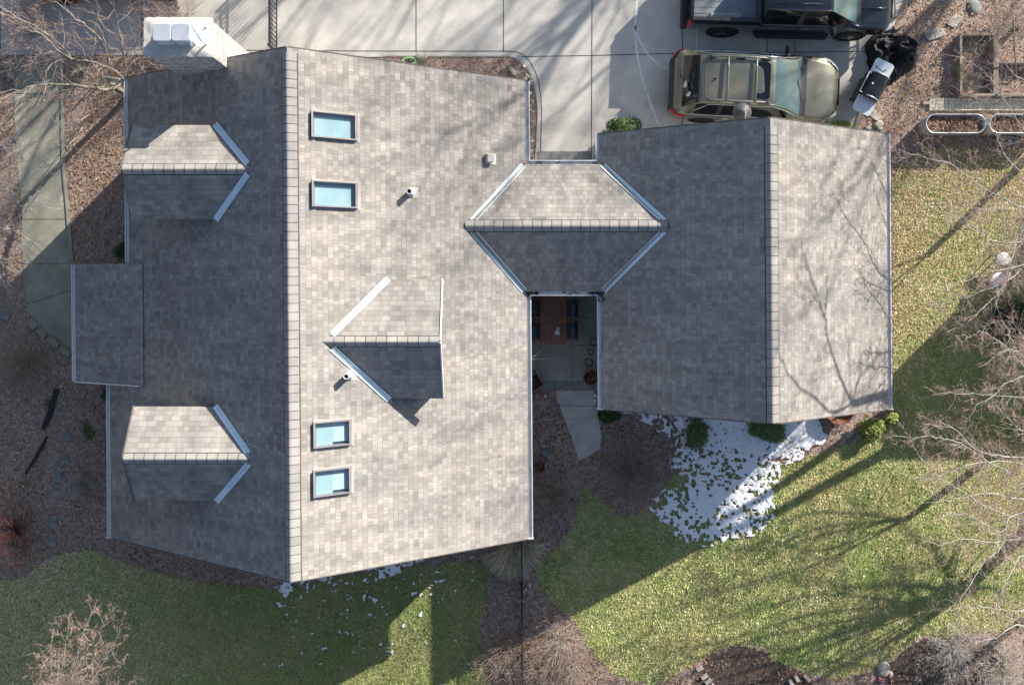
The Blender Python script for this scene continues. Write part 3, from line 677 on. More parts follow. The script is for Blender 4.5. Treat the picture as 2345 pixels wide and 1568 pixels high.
sheet('ground', [(-80, -80), (80, -80), (80, 80), (-80, 80)], 0, M['soil'])
LAWN_A = [(-300, 1340), (0, 1330), (60, 1318), (110, 1278), (150, 1264), (215, 1258), (300, 1292), (400, 1322), (500, 1340), (640, 1348), (900, 1302), (1060, 1285), (1118, 1290), (1116, 1370), (1095, 1430), (1110, 1500), (1124, 1568), (1130, 1900), (-300, 1900)]
LAWN_B = [(1329, 1101), (1322, 1173), (1305, 1219), (1277, 1246), (1225, 1300), (1237, 1341), (1285, 1398), (1316, 1423), (1346, 1484), (1380, 1518), (1408, 1546), (1438, 1558), (1477, 1566), (1520, 1558), (1561, 1535), (1609, 1507), (1635, 1489), (1673, 1479), (1711, 1478), (1761, 1489), (1772, 1507), (1823, 1533), (1874, 1551), (1925, 1553), (1976, 1540), (2015, 1525), (2040, 1505), (2078, 1479), (2117, 1456), (2180, 1451), (2257, 1449), (2345, 1446), (2700, 1440), (2700, 345), (2345, 345), (2150, 335), (2060, 375), (2043, 420), (2043, 930), (2012, 1000), (1930, 1015), (1860, 1038), (1780, 1062), (1650, 1045), (1560, 1060), (1500, 1150), (1420, 1185)]
M['turf_a'] = M['turf']
la = sheet('lawn', rough(gpoly(LAWN_A), .08, .09, seed=3), .004, M['turf'], cell=.06); tag(la, 'shaded lawn')
lb = sheet('lawn', rough(gpoly(LAWN_B), .08, .09, seed=5), .004, M['turf'], cell=.06)
M['dark_mulch'] = noisemat('dark_bark_mulch', [(.035, .025, .022), (.09, .065, .055), (.17, .13, .11)], 14, rough=.95, detail=9, bump=.03, bscale=30, rg=.75)
DM = [[(1560, 1700), (1590, 1545), (1625, 1500), (1673, 1481), (1711, 1480), (1761, 1491), (1790, 1516), (1850, 1552), (1900, 1600), (1900, 1700)], [(2030, 1700), (2035, 1520), (2078, 1483), (2117, 1459), (2180, 1453), (2250, 1460), (2290, 1500), (2250, 1560), (2250, 1700)]]
for k_, pl_ in enumerate(DM): sheet('mulch_bed', rough(gpoly(pl_), .08, .05, seed=20 + k_), .0025, M['dark_mulch'], cell=.06)
# driveway: a real slab standing 2 cm proud of the beds
def arc(cx, cy, r, a0, a1, n): return [(cx + r * math.cos(R(a0 + (a1 - a0) * i / n)), cy + r * math.sin(R(a0 + (a1 - a0) * i / n))) for i in range(n + 1)]
CURVE = [(1160, 131), (1174, 133), (1188, 140), (1201, 151), (1212, 168), (1220, 190), (1226, 215), (1229, 240), (1230, 265), (1228, 310), (1226, 345), (1225, 385)]
DRIVE = [(-500, -900), (2140, -900), (2075, -20), (2035, 88), (1962, 292), (1950, 380)] + [(1225, 385)][:0] + [(1400, 385)] + CURVE[::-1] + [(850, 131), (330, 127), (-500, 127)]
dr = MB().prism(gpoly(DRIVE), -.05, .02).build('driveway', M['concrete'], fixn=True); dr.location.z = -.05; tag(dr, kind='structure')
def strip(pts, wd, z, name, mat, parent=None, kind=None, uneven=0):
    q = [Vector((*G(u, v), 0)) for u, v in pts]; mb = MB(); L = []; Rr = []
    for i, p in enumerate(q):
        t = (q[min(i + 1, len(q) - 1)] - q[max(i - 1, 0)]).normalized(); n = Vector((-t.y, t.x, 0)); L.append(p + n * wd / 2); Rr.append(p - n * wd / 2)
    for i in range(len(q) - 1): mb.poly([(Rr[i].x, Rr[i].y, z), (Rr[i + 1].x, Rr[i + 1].y, z), (L[i + 1].x, L[i + 1].y, z), (L[i].x, L[i].y, z)])
    o = mb.build(name, mat, parent)
    if parent is None: tag(o, kind=kind)
    return o
ZD = .02
for pts in ([(953, -300), (953, 131)], [(1153, -300), (1153, 131)], [(1357, -300), (1354, 372)], [(1563, -300), (1562, 330)], [(1758, -200), (1756, 122)], [(1181, 131), (1360, 128), (1600, 122), (1890, 120), (1990, 118)], [(880, 118), (1160, 118), (1184, 120), (1201, 128)], [(-300, 116), (330, 116), (560, 116), (880, 118)], [(325, -300), (325, 116)], [(1232, 372), (1350, 372)], [(1820, 95), (1820, 120)],
            [(1201, 128), (1214, 143), (1226, 165), (1234, 192), (1239, 225), (1240, 265), (1238, 345)], [(2, 20), (2, 116)]):
    strip(pts, .022, ZD + .004, 'joint', M['joint'], dr)
# chalky court lines
def smooth(pts, n=8):
    P_ = [np.array(p, float) for p in pts]; out = []
    for i in range(len(P_) - 1):
        p0, p1, p2, p3 = P_[max(i - 1, 0)], P_[i], P_[i + 1], P_[min(i + 2, len(P_) - 1)]
        for k in range(n): t = k / n; out.append(tuple(.5 * ((2 * p1) + (-p0 + p2) * t + (2 * p0 - 5 * p1 + 4 * p2 - p3) * t * t + (-p0 + 3 * p1 - 3 * p2 + p3) * t ** 3)))
    return out + [tuple(P_[-1])]
for pts in ([(1460, -60), (1458, 0), (1455, 45), (1455, 85), (1460, 130), (1470, 178), (1479, 205)], [(1482, 216), (1494, 250), (1510, 290), (1535, 338)], [(1455, 60), (1462, 88), (1478, 118), (1502, 144), (1530, 160), (1575, 178)], [(1595, 60), (1595, 120)]):
    strip(smooth(pts), .062, ZD + .008, 'painted_line', M['chalk'], dr)
# curb band following the bed
cb = MB(); ctr = [(878, 125), (1160, 125), (1174, 127), (1190, 133), (1205, 145), (1217, 163), (1226, 187), (1232, 213), (1234, 240), (1235, 265), (1233, 310), (1231, 350)]
strip(ctr, .10, ZD + .014, 'curb', M['concrete_curb'], None, 'structure')
strip([(2042, 80), (2030, 108), (1988, 205), (1962, 285), (1955, 310)], .11, ZD + .05, 'curb', M['fieldstone'], None, 'structure')
strip([(-300, 121), (330, 121)], .13, ZD + .01, 'curb', M['concrete_curb'], None, 'structure')
# brown leafy stain near the ridge end: old leaves lying on the slab
# left path
PATH = [(30, 130), (140, 130), (141, 215), (146, 376), (153, 468), (163, 598), (168, 700), (172, 800), (150, 790), (133, 776), (110, 765), (89, 746), (69, 718), (61, 695), (57, 657), (52, 580), (48, 550), (51, 491), (41, 381), (36, 300), (33, 215)]
pa = MB().prism(rough(gpoly(PATH), .2, .012, 9), -.05, .018).build('path', M['concrete_old'], fixn=True); pa.location.z = -.05; tag(pa, 'mossy concrete path beside the shaded bed', kind='structure')
for pts in ([(40, 502), (150, 502)], [(60, 716 - 20), (166, 704 - 40)], [(36, 215), (141, 215)], [(48, 603 + 2), (160, 603)]): strip(pts, .014, .023, 'joint', M['joint'], pa)
strip([(143, 150), (147, 376), (156, 468), (165, 598)], .11, .055, 'path_edging', M['concrete_old'], None, 'structure')
# patio and slab between the buildings
pt = MB().prism(gpoly([(1195, 380), (1395, 380), (1395, 872), (1195, 872)]), -.05, .03).build('patio', M['concrete_patio'], fixn=True); pt.location.z = -.05; tag(pt, kind='structure')
for pts in ([(1310, 640), (1310, 870)], [(1313, 790), (1378, 790)], [(1310, 728), (1378, 727)]): strip(pts, .012, .034, 'joint', M['joint'], pt)
sl = MB().prism(gpoly([(1270, 894), (1361, 894), (1364, 925), (1378, 1000), (1374, 1028), (1326, 1055), (1308, 1000), (1284, 935)]), -.05, .022).build('garden_path', noisemat('path_slab', [(.42, .40, .37), (.58, .56, .52)], 2.5, rough=.85, det2=(30, .1), detail=8), fixn=True); sl.location.z = -.05; tag(sl, kind='structure')
strip([(1280, 928), (1366, 929)], .012, .027, 'joint', M['joint'], sl)
def pavers(name, us, v0, v1, gap=3, z=.035):
    o = MB(); rnd = random.Random(2)
    for a, b_ in zip(us[:-1], us[1:]):
        o.prism(gpoly([(a + gap / 2, v0), (b_ - gap / 2, v0 + rnd.uniform(-.5, .5)), (b_ - gap / 2, v1), (a + gap / 2, v1)]), 0.0, z + rnd.uniform(-.002, .003))
    r_ = o.build(name, M['bluestone'], fixn=True); r_.location.z = 0; return tag(r_, kind='structure')
pavers('paver_edge', [1225, 1247, 1272, 1307, 1337, 1363, 1385], 871.5, 891.5, 1.2, .04)
pavers('paver_edge', [1232, 1263, 1300, 1326, 1354], 347, 371, 1.2, .045)
# small basket-weave brick path by the raised bed
mb = MB(); rnd = random.Random(11); x0_, y0_ = G(2112, 254)
for i in range(22):
    for j in range(2):
        for k in range(2):
            if i < 1 and rnd.random() < .6: continue
            cx_, cy_ = x0_ + i * .185 + .09, y0_ + j * .185 + .09; o_ = (k - .5) * .092
            mb.box((cx_ + (0 if (i + j) % 2 else o_), cy_ + (o_ if (i + j) % 2 else 0), .03 + rnd.uniform(-.004, .005)), ((.175, .083, .05) if (i + j) % 2 else (.083, .175, .05)), R(rnd.uniform(-2, 2)))
br = mb.build('brick_path', noisemat('paver_brick', [(.45, .39, .31), (.66, .60, .49)], 5, rough=.9, det2=(14, .25))); br.location.z = .005; tag(br, kind='structure')

# ---------------------------------------------------------------- snow
def snow(name, u0, v0, u1, v1, fn, cell=.022, label=None):
    x0, y1 = G(u0, v0); x1, y0 = G(u1, v1); nx = int((x1 - x0) / cell); ny = int((y1 - y0) / cell)
    X, Y = np.meshgrid(np.linspace(x0, x1, nx), np.linspace(y0, y1, ny)); U = X * FOC / H + U0; V = -Y * FOC / H + V0
    h = fn(X, Y, U, V); keep = (h > 0); Z = .034 + np.clip(h, -.02, .5) * .05
    idx = np.arange(nx * ny).reshape(ny, nx); kc = keep[:-1, :-1] & keep[1:, :-1] & keep[:-1, 1:] & keep[1:, 1:]
    jx = (vnoise(X * 40, Y * 40, 5) - .5) * cell * .5
    F = np.stack([idx[:-1, :-1][kc], idx[:-1, 1:][kc], idx[1:, 1:][kc], idx[1:, :-1][kc]], 1)
    Vv = np.stack([(X + jx).ravel(), (Y + jx).ravel(), Z.ravel()], 1)
    used = np.unique(F); re = -np.ones(len(Vv), int); re[used] = np.arange(len(used))
    o = npmesh(name, Vv[used], re[F], M['snow'], smooth=True)
    return tag(o, label, 'snow', kind='stuff')
m, nt_, b_ = basemat('snow'); setb(b_, .6, 0, .3); b_.inputs['Base Color'].default_value = (.86, .89, .93, 1); b_.inputs['Subsurface Weight'].default_value = 0
M['snow'] = m
SN = [(1395, 925), (1890, 940), (1903, 985), (1890, 1010), (1855, 1020), (1835, 1045), (1785, 1062), (1778, 1100), (1765, 1140), (1770, 1185), (1735, 1215), (1700, 1225), (1650, 1240), (1590, 1245), (1535, 1215), (1500, 1180), (1480, 1150), (1530, 1125), (1580, 1095), (1545, 1075), (1520, 1055), (1548, 1030), (1530, 1000), (1500, 985), (1480, 965)]
def pdist(U, V, poly):
    d = np.full(U.shape, 1e9)
    for i in range(len(poly)):
        ax, ay = poly[i]; bx, by = poly[(i + 1) % len(poly)]; t = np.clip(((U - ax) * (bx - ax) + (V - ay) * (by - ay)) / ((bx - ax) ** 2 + (by - ay) ** 2), 0, 1)
        d = np.minimum(d, np.hypot(U - ax - t * (bx - ax), V - ay - t * (by - ay)))
    return np.where(inpoly(U, V, poly), d, -d)
def snow1(X, Y, U, V):
    d = pdist(U, V, SN) + 0.0
    wob = (fbm(X * 3, Y * 3, 31, 3) - .5) * 40; n = fbm(X * 9.5, Y * 9.5, 8, 3); n2 = fbm(X * 19, Y * 19, 18, 2)
    solid = np.clip((1060 - V) / 60, 0, 1) * np.clip((U - 1600) / 80, 0, 1)          # unbroken near the wall, broken further out
    thr = .472 - .19 * solid + .085 * np.clip((1640 - U) / 120, 0, 1) * (V > 1060) + np.where(V > 1060, -.02, 0) + .02 * ((U < 1560) & (V < 1060))
    e = np.clip((d + wob * (1 - .6 * solid)) / 30, -1, 1)
    h = (n * .75 + n2 * .25 - thr) * 1.6 + e * .16
    h = np.where(d + wob * .5 < -6, -1, h)
    for cu, cv, rr in ((1600, 990, 22), (1755, 980, 26), (1580, 1010, 14), (1395, 955, 28), (1923, 950, 48)):
        h = np.where(np.hypot(U - cu, V - cv) < rr - 8 + (fbm(X * 1.6 + 3, Y * 1.6, 66, 3) - .5) * 60, -1, h)
    return h
snow('snow', 1380, 915, 1920, 1260, snow1, label='patchy snow beside the garage')
def snow2(X, Y, U, V):
    top = 1332 - (U - 665) * .19; dd = V - top
    n = fbm(X * 6 , Y * 9, 61, 3); n2 = fbm(X * 14, Y * 14, 62, 2)
    den = .44 - .10 * np.clip(1 - dd / 60, 0, 1) * ((U > 830) & (U < 930)) - .08 * np.clip(1 - dd / 35, 0, 1) * (U > 720) + np.clip((dd - 40) / 260, 0, 1) * .08 + .25 * (U > 1090) + .25 * (U < 600) + np.clip((U - 960) / 100, 0, 1) * .04 + np.clip((670 - U) / 60, 0, 1) * .05
    h = n * .7 + n2 * .3 - (den + .20)
    h = np.where((dd > 230) | (dd < -40), -1, h)
    h = np.where(np.hypot(U - 655, (V - 1345) * .8) < 16 * (n2 + .5), .1, h)
    return h * 1.2
snow('snow', 560, 1240, 1120, 1560, snow2, label='scattered snow scraps on the shaded lawn')

# ---------------------------------------------------------------- grass blades and leaves
rng = np.random.default_rng(4)
HOUSE_FP = [gpoly_ for gpoly_ in ([(-9.35, -6.5), (.1, -6.5), (.1, 5.0), (-9.35, 5.0)], [(2.95, -3.1), (9.7, -3.1), (9.7, 3.6), (2.95, 3.6)])]
def hidden(x, y):
    m_ = np.zeros(x.shape, bool)
    for r_ in HOUSE_FP: m_ |= inpoly(x, y, r_)
    return m_
DP, PP = gpoly(DRIVE), gpoly(PATH)
PATIO = gpoly([(1195, 380), (1395, 380), (1395, 893), (1195, 893)]); SLAB = gpoly([(1270, 893), (1361, 893), (1378, 1000), (1374, 1028), (1327, 1055), (1285, 935)])
LA, LB = gpoly(LAWN_A), gpoly(LAWN_B)
def scatter(n, box):
    x = rng.uniform(box[0], box[2], n); y = rng.uniform(box[1], box[3], n); return x, y
VIEW = (-16, -13, 16.5, 9)
def blades(name, n, poly, hgt, wid, mat, tonef, lean=.8, label=None, per=3, mask=None):
    xs_ = [p[0] for p in poly]; ys_ = [p[1] for p in poly]; bx = (max(min(xs_), VIEW[0]), max(min(ys_), VIEW[1]), min(max(xs_), VIEW[2]), min(max(ys_), VIEW[3]))
    x, y = scatter(n, bx); k = inpoly(x, y, poly) & ~hidden(x, y)
    if mask is not None: k &= mask(x, y)
    x, y = x[k], y[k]; m_ = len(x); a = rng.uniform(0, 2 * np.pi, m_); L = hgt * rng.uniform(.5, 1.3, m_); w_ = wid * rng.uniform(.6, 1.4, m_)
    # clumps lean together
    ca = vnoise(x * 9, y * 9, 77) * 12.6; a = np.where(rng.random(m_) < .6, ca + rng.normal(0, .5, m_), a)
    le = lean * rng.uniform(.4, 1.2, m_); dx, dy = np.cos(a), np.sin(a); px, py = -dy, dx
    v0 = np.stack([x - px * w_, y - py * w_, np.full(m_, .004)], 1); v1 = np.stack([x + px * w_, y + py * w_, np.full(m_, .004)], 1)
    v2 = np.stack([x + dx * L * le + px * w_ * .3, y + dy * L * le + py * w_ * .3, L * np.sqrt(np.clip(1 - (le * .8) ** 2, .08, 1))], 1)
    V = np.stack([v0, v1, v2], 1).reshape(-1, 3); F = np.arange(m_ * 3).reshape(-1, 3); t = np.clip(tonef(x, y, m_), 0, 1).repeat(3)
    return tag(npmesh(name, V, F, mat, tone=t), label, 'grass', kind='stuff')
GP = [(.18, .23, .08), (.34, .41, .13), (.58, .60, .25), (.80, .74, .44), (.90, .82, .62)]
M['blade'] = tonemat('grass_blade', GP, [0, .3, .55, .8, 1])
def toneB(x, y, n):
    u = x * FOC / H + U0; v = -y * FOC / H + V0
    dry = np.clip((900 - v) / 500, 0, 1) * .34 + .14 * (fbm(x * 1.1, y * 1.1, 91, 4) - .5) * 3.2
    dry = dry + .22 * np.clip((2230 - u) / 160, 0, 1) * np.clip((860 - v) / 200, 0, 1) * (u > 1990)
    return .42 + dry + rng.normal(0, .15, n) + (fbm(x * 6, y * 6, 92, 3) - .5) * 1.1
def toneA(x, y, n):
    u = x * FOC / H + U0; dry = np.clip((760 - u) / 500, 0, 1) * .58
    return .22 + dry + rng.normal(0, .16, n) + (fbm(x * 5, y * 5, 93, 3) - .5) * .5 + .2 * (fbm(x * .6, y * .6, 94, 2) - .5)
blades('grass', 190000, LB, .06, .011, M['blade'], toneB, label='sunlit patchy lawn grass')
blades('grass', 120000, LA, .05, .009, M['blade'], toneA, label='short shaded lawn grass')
LP = [(.07, .045, .035), (.18, .11, .075), (.33, .20, .125), (.52, .36, .23), (.68, .53, .38), (.78, .66, .52)]
M['leaf'] = tonemat('dead_leaf', LP, [0, .2, .42, .65, .85, 1], rough=.75)
def leaves(name, n, dens, size, tmean, tsd, label, z0=.006, pile=.03):
    x, y = scatter(n, VIEW); k = (rng.random(n) < dens(x, y)) & ~hidden(x, y); x, y = x[k], y[k]; m_ = len(x)
    a = rng.uniform(0, 2 * np.pi, m_); L = size * rng.uniform(.5, 1.25, m_); W = L * rng.uniform(.28, .6, m_); c = rng.uniform(-.35, .6, m_) * W; ti = rng.normal(0, .35, m_)
    z = z0 + rng.uniform(0, 1, m_) ** 2 * pile
    dx, dy = np.cos(a), np.sin(a); px, py = -dy, dx
    def pt_(s, t, h): return np.stack([x + dx * L * s + px * W * t, y + dy * L * s + py * W * t, z + h + np.abs(L * s * ti) * .6], 1)
    A = pt_(-.5, 0, 0); B = pt_(0, -.5, np.maximum(c, 0) * .5); C = pt_(.5, 0, 0); D = pt_(0, .5, np.maximum(c, 0) * .5 + np.maximum(ti, 0) * W * .3); E = pt_(0, 0, np.maximum(-c, 0) * .3)
    V = np.stack([A, B, C, D, E], 1).reshape(-1, 3); b0 = np.arange(m_)[:, None] * 5
    F = np.concatenate([b0 + np.array([0, 1, 4]), b0 + np.array([1, 2, 4]), b0 + np.array([2, 3, 4]), b0 + np.array([3, 0, 4])], 0)
    t = np.clip(tmean(x, y) + rng.normal(0, tsd, m_), 0, 1).repeat(5)
    return tag(npmesh(name, V, F, M['leaf'], tone=t), label, 'leaves', kind='stuff')
def UV_(x, y): return x * FOC / H + U0, -y * FOC / H + V0
def beds(x, y):
    u, v = UV_(x, y); bed = ~(inpoly(x, y, LA) | inpoly(x, y, LB) | inpoly(x, y, DP) | inpoly(x, y, PP) | inpoly(x, y, PATIO) | inpoly(x, y, SLAB))
    dark = inpoly(u, v, [(1560, 1600), (1640, 1488), (1700, 1475), (1765, 1490), (1800, 1540), (1860, 1600)]) | inpoly(u, v, [(2020, 1600), (2030, 1510), (2100, 1460), (2345, 1440), (2345, 1600)])
    d = np.where(bed, 1.0, 0.0) * np.where(dark, .25, 1.0)
    d *= np.where((u > 160) & (u < 300) & (v < 600), 1.0, .8) * (.55 + .75 * fbm(x * 1.3, y * 1.3, 12, 3))
    return d
def btone(x, y):
    u, v = UV_(x, y)
    return .42 + .11 * ((u < 300) & (v < 600)) + .06 * (u > 1900) * (v < 400) + .13 * ((u < 260) & (v > 600)) - .06 * ((u > 1000) & (v > 900)) + .18 * (fbm(x, y, 15, 2) - .5)
leaves("fallen_leaves", 330000, beds, .08, btone, .17, 'brown fallen leaves covering the beds', pile=.05)
def lawnleaf(x, y):
    u, v = UV_(x, y); d = np.where(inpoly(x, y, LB), .012 + .95 * np.clip((640 - v) / 330, 0, 1) ** 1.2 + .75 * np.clip((2230 - u) / 150, 0, 1) * np.clip((860 - v) / 120, 0, 1) * (u > 2000), 0)
    d = np.where(inpoly(x, y, LB) & (u > 2000), np.maximum(d, .10 * fbm(x * 2, y * 2, 41, 3)), d)
    d = d + np.where(inpoly(x, y, LB), .45 * np.exp(-np.clip(pdist(u, v, LAWN_B), 0, 999) / 9) * (fbm(x * 2, y * 2, 49, 3) > .42), 0)
    return np.where(inpoly(x, y, LA), .35 * np.exp(-np.clip(pdist(u, v, LAWN_A), 0, 999) / 8) * (fbm(x * 2, y * 2, 48, 3) > .42) + .008 + .02 * fbm(x * 1.5, y * 1.5, 44, 2) * (u < 600), d)
leaves('fallen_leaves', 420000, lawnleaf, .062, lambda x, y: .53 + 0 * x, .18, 'pale fallen leaves strewn over the lawn', z0=.03, pile=.02)
def drvleaf(x, y):
    u, v = UV_(x, y); st = np.exp(-(((u - 700) / 60) ** 2 + ((v - 112) / 18) ** 2)) + .8 * np.exp(-(((u - 1258) / 22) ** 2 + ((v - 330) / 34) ** 2)) * .5 + .5 * np.exp(-(((u - 850) / 90) ** 2 + ((v - 128) / 7) ** 2))
    return np.where(inpoly(x, y, DP) & (v > -20), np.maximum(.002, st * .35 * (fbm(x * 3, y * 3, 71, 3) > .45)), 0) + np.where(inpoly(x, y, PATIO) | inpoly(x, y, SLAB) | inpoly(x, y, PP), .01, 0)
leaves('fallen_leaves', 120000, drvleaf, .04, lambda x, y: .35 + 0 * x, .15, 'leaf crumbs blown onto the concrete', z0=.026, pile=.006)
# ================================================================ VEHICLES
def paint(name, col, metal=.5, rough=.28, coat=1.0):
    m, nt, b = basemat(name); setb(b, rough, metal, .5, coat)
    n = NN(nt, 'ShaderNodeTexNoise'); n.inputs['Scale'].default_value = 1.6; n.inputs['Detail'].default_value = 6; nt.links.new(NN(nt, 'ShaderNodeTexCoord').outputs['Object'], n.inputs['Vector'])
    r_ = ramp(nt, [tuple(c * .88 for c in col), tuple(min(1, c * 1.1) for c in col)], [.35, .65]); nt.links.new(n.outputs['Fac'], r_.inputs[0]); nt.links.new(r_.outputs[0], b.inputs['Base Color'])
    mr = NN(nt, 'ShaderNodeMapRange'); mr.inputs[1].default_value = .35; mr.inputs[2].default_value = .7; mr.inputs[3].default_value = rough; mr.inputs[4].default_value = rough + .15; nt.links.new(n.outputs['Fac'], mr.inputs[0]); nt.links.new(mr.outputs[0], b.inputs['Roughness'])
    return m
M['green_paint'] = paint('sage_metallic_paint', (.21, .205, .155), .5, .32)
M['black_paint'] = paint('black_paint', (.012, .015, .022), .2, .16)
M['roofblue'] = M['black_paint']
M['autoglass'] = glassmat('auto_glass', (.018, .024, .028), .02)
M['tintglass'] = glassmat('tinted_glass', (.008, .01, .014), .02)
M['windscreen'] = glassmat('windscreen_glass', (.09, .155, .165), .02)  # teal of the reflections is put into the glass colour
M['rubber'] = noisemat('tyre_rubber', [(.012, .012, .013), (.03, .03, .032)], 8, rough=.85)
M['plastic'] = noisemat('black_plastic', [(.02, .022, .027), (.04, .043, .05)], 6, rough=.6)
M['alloy'] = noisemat('alloy_wheel', [(.35, .36, .37), (.5, .5, .52)], 6, rough=.3, metal=.9)
M['chrome'] = noisemat('bright_trim', [(.7, .7, .7), (.8, .8, .8)], 3, rough=.15, metal=.95)
M['silver'] = noisemat('silver_rail', [(.16, .17, .17), (.24, .25, .25)], 3, rough=.4, metal=.4)
M['redlamp'] = glassmat('red_lamp', (.55, .015, .012), .1)
M['clearlamp'] = glassmat('clear_lamp', (.62, .66, .68), .08)
M['amber'] = glassmat('amber_lamp', (.6, .2, .03), .1)
M['bedliner'] = noisemat('bed_liner', [(.24, .27, .29), (.34, .37, .39)], 3, rough=.55, det2=(14, .1))
M['seat'] = noisemat('cabin_trim', [(.05, .05, .05), (.09, .09, .09)], 4, rough=.8)

def catmull(A, n):
    """resample rows of A along axis 0, n steps per interval"""
    A = np.asarray(A, float); m_ = len(A); out = []; idx = []
    for i in range(m_ - 1):
        p0, p1, p2, p3 = A[max(i - 1, 0)], A[i], A[i + 1], A[min(i + 2, m_ - 1)]
        for k in range(n):
            t = k / n; h = .5 * ((2 * p1) + (-p0 + p2) * t + (2 * p0 - 5 * p1 + 4 * p2 - p3) * t * t + (-p0 + 3 * p1 - 3 * p2 + p3) * t ** 3)
            out.append(h); idx.append(i + t)
    out.append(A[-1]); idx.append(m_ - 1.0); return np.array(out), np.array(idx)
def loft(stations, nx=5, ny=4):
    G_ = []
    for x, w_, zs, zb, wt, zr in stations:
        G_.append([(x, w_ * .93, zs), (x, w_, zs + .12 * min(1, (zb - zs) / .4)), (x, w_ * 1.005, (zs + zb) / 2), (x, w_ * .99, zb - .06), (x, w_ * .95, zb), (x, wt + .015, zr - .07 * min(1, (zr - zb) / .3 + .25)), (x, wt - .05, zr - .015), (x, wt * .55, zr + .012), (x, 0, zr + .02)])
    A, ix = catmull(np.array(G_), nx)
    B, iy = catmull(A.transpose(1, 0, 2), ny); B = B.transpose(1, 0, 2)
    return B, ix, iy
def loftparts(B, ix, iy, X, classify, side_fn=None):
    """split the lofted skin into named groups of faces"""
    ns, nk = B.shape[:2]; full = np.concatenate([B, (B * np.array([1, -1, 1]))[:, ::-1][:, 1:]], 1); iyf = np.concatenate([iy, iy[::-1][1:]])
    groups = {}
    for i in range(ns - 1):
        for k in range(full.shape[1] - 1):
            xm = (full[i, k, 0] + full[i + 1, k, 0]) / 2; ym = full[i, k, 1] + full[i, k + 1, 1]; j = (iyf[k] + iyf[k + 1]) / 2
            g_ = classify(xm, j, 1 if ym > 0 else -1, abs(ym) / 2)
            groups.setdefault(g_, []).append((i, k))
    out = {}
    for g_, fl in groups.items():
        mb = MB(); mp = {}
        for i, k in fl:
            q = []
            for a, c in ((i, k), (i, k + 1), (i + 1, k + 1), (i + 1, k)):
                if (a, c) not in mp: mp[(a, c)] = len(mb.v); mb.v.append(tuple(full[a, c]))
                q.append(mp[(a, c)])
            mb.face(q[::-1], True)
        out[g_] = mb
    for e in (0, ns - 1):
        mb = out['body']; mb.poly([tuple(p) for p in (full[e] if e == 0 else full[e][::-1])])
    return out
def wheel(root, x, y, r, wd, sgn, spokes=10):
    t = MB().lathe([(r * .62, -wd / 2), (r * .93, -wd / 2), (r, -wd * .3), (r, wd * .3), (r * .93, wd / 2), (r * .66, wd / 2), (r * .62, wd * .35)], (x, y, r), 36, 'Y').build('wheel', M['rubber'], root, local=True)
    rm = MB(); yo = y + sgn * wd * .38
    rm.lathe([(r * .66, 0), (r * .62, -.02 * sgn), (r * .58, -.05 * sgn)], (x, yo, r), 36, 'Y')
    for k in range(spokes):
        a = 2 * math.pi * k / spokes + (.12 if k % 2 else -.12)
        rm.beam((x + .04 * math.cos(a), yo - sgn * .01, r + .04 * math.sin(a)), (x + r * .62 * math.cos(a), yo - sgn * .005, r + r * .62 * math.sin(a)), .03, .028)
    rm.lathe([(.001, .01 * sgn), (.05, .008 * sgn), (.06, -.03 * sgn)], (x, yo, r), 16, 'Y')
    rm.build('rim', M['alloy'], t, local=True)
    MB().lathe([(.001, -.05 * sgn), (r * .6, -.05 * sgn)], (x, yo, r), 24, 'Y').build('brake_disc', M['dark'], t, local=True)
def arch(mb, x, y, r, sgn): mb.lathe([(.001, 0), (r, 0), (r, -.03 * sgn)], (x, y, r - .03), 36, 'Y')

SUVS = [(-2.43, .60, .40, .60, .50, .62), (-2.38, .80, .32, .78, .66, .80), (-2.28, .89, .28, .93, .72, .97), (-2.16, .92, .27, 1.0, .74, 1.07), (-1.95, .93, .26, 1.02, .70, 1.36), (-1.74, .935, .26, 1.03, .675, 1.57), (-1.5, .937, .25, 1.03, .67, 1.62), (-.9, .937, .25, 1.02, .68, 1.655), (-.2, .937, .25, 1.0, .68, 1.66), (.15, .937, .25, .99, .67, 1.64), (.35, .937, .25, .99, .665, 1.60), (.65, .937, .25, .99, .69, 1.43), (.95, .935, .25, .99, .74, 1.22), (1.2, .93, .26, .98, .80, 1.06), (1.38, .925, .26, .96, .80, 1.02), (1.8, .915, .27, .91, .76, .97), (2.1, .88, .28, .84, .69, .90), (2.28, .78, .30, .74, .58, .80), (2.39, .62, .34, .62, .46, .66), (2.43, .5, .40, .54, .40, .56)]
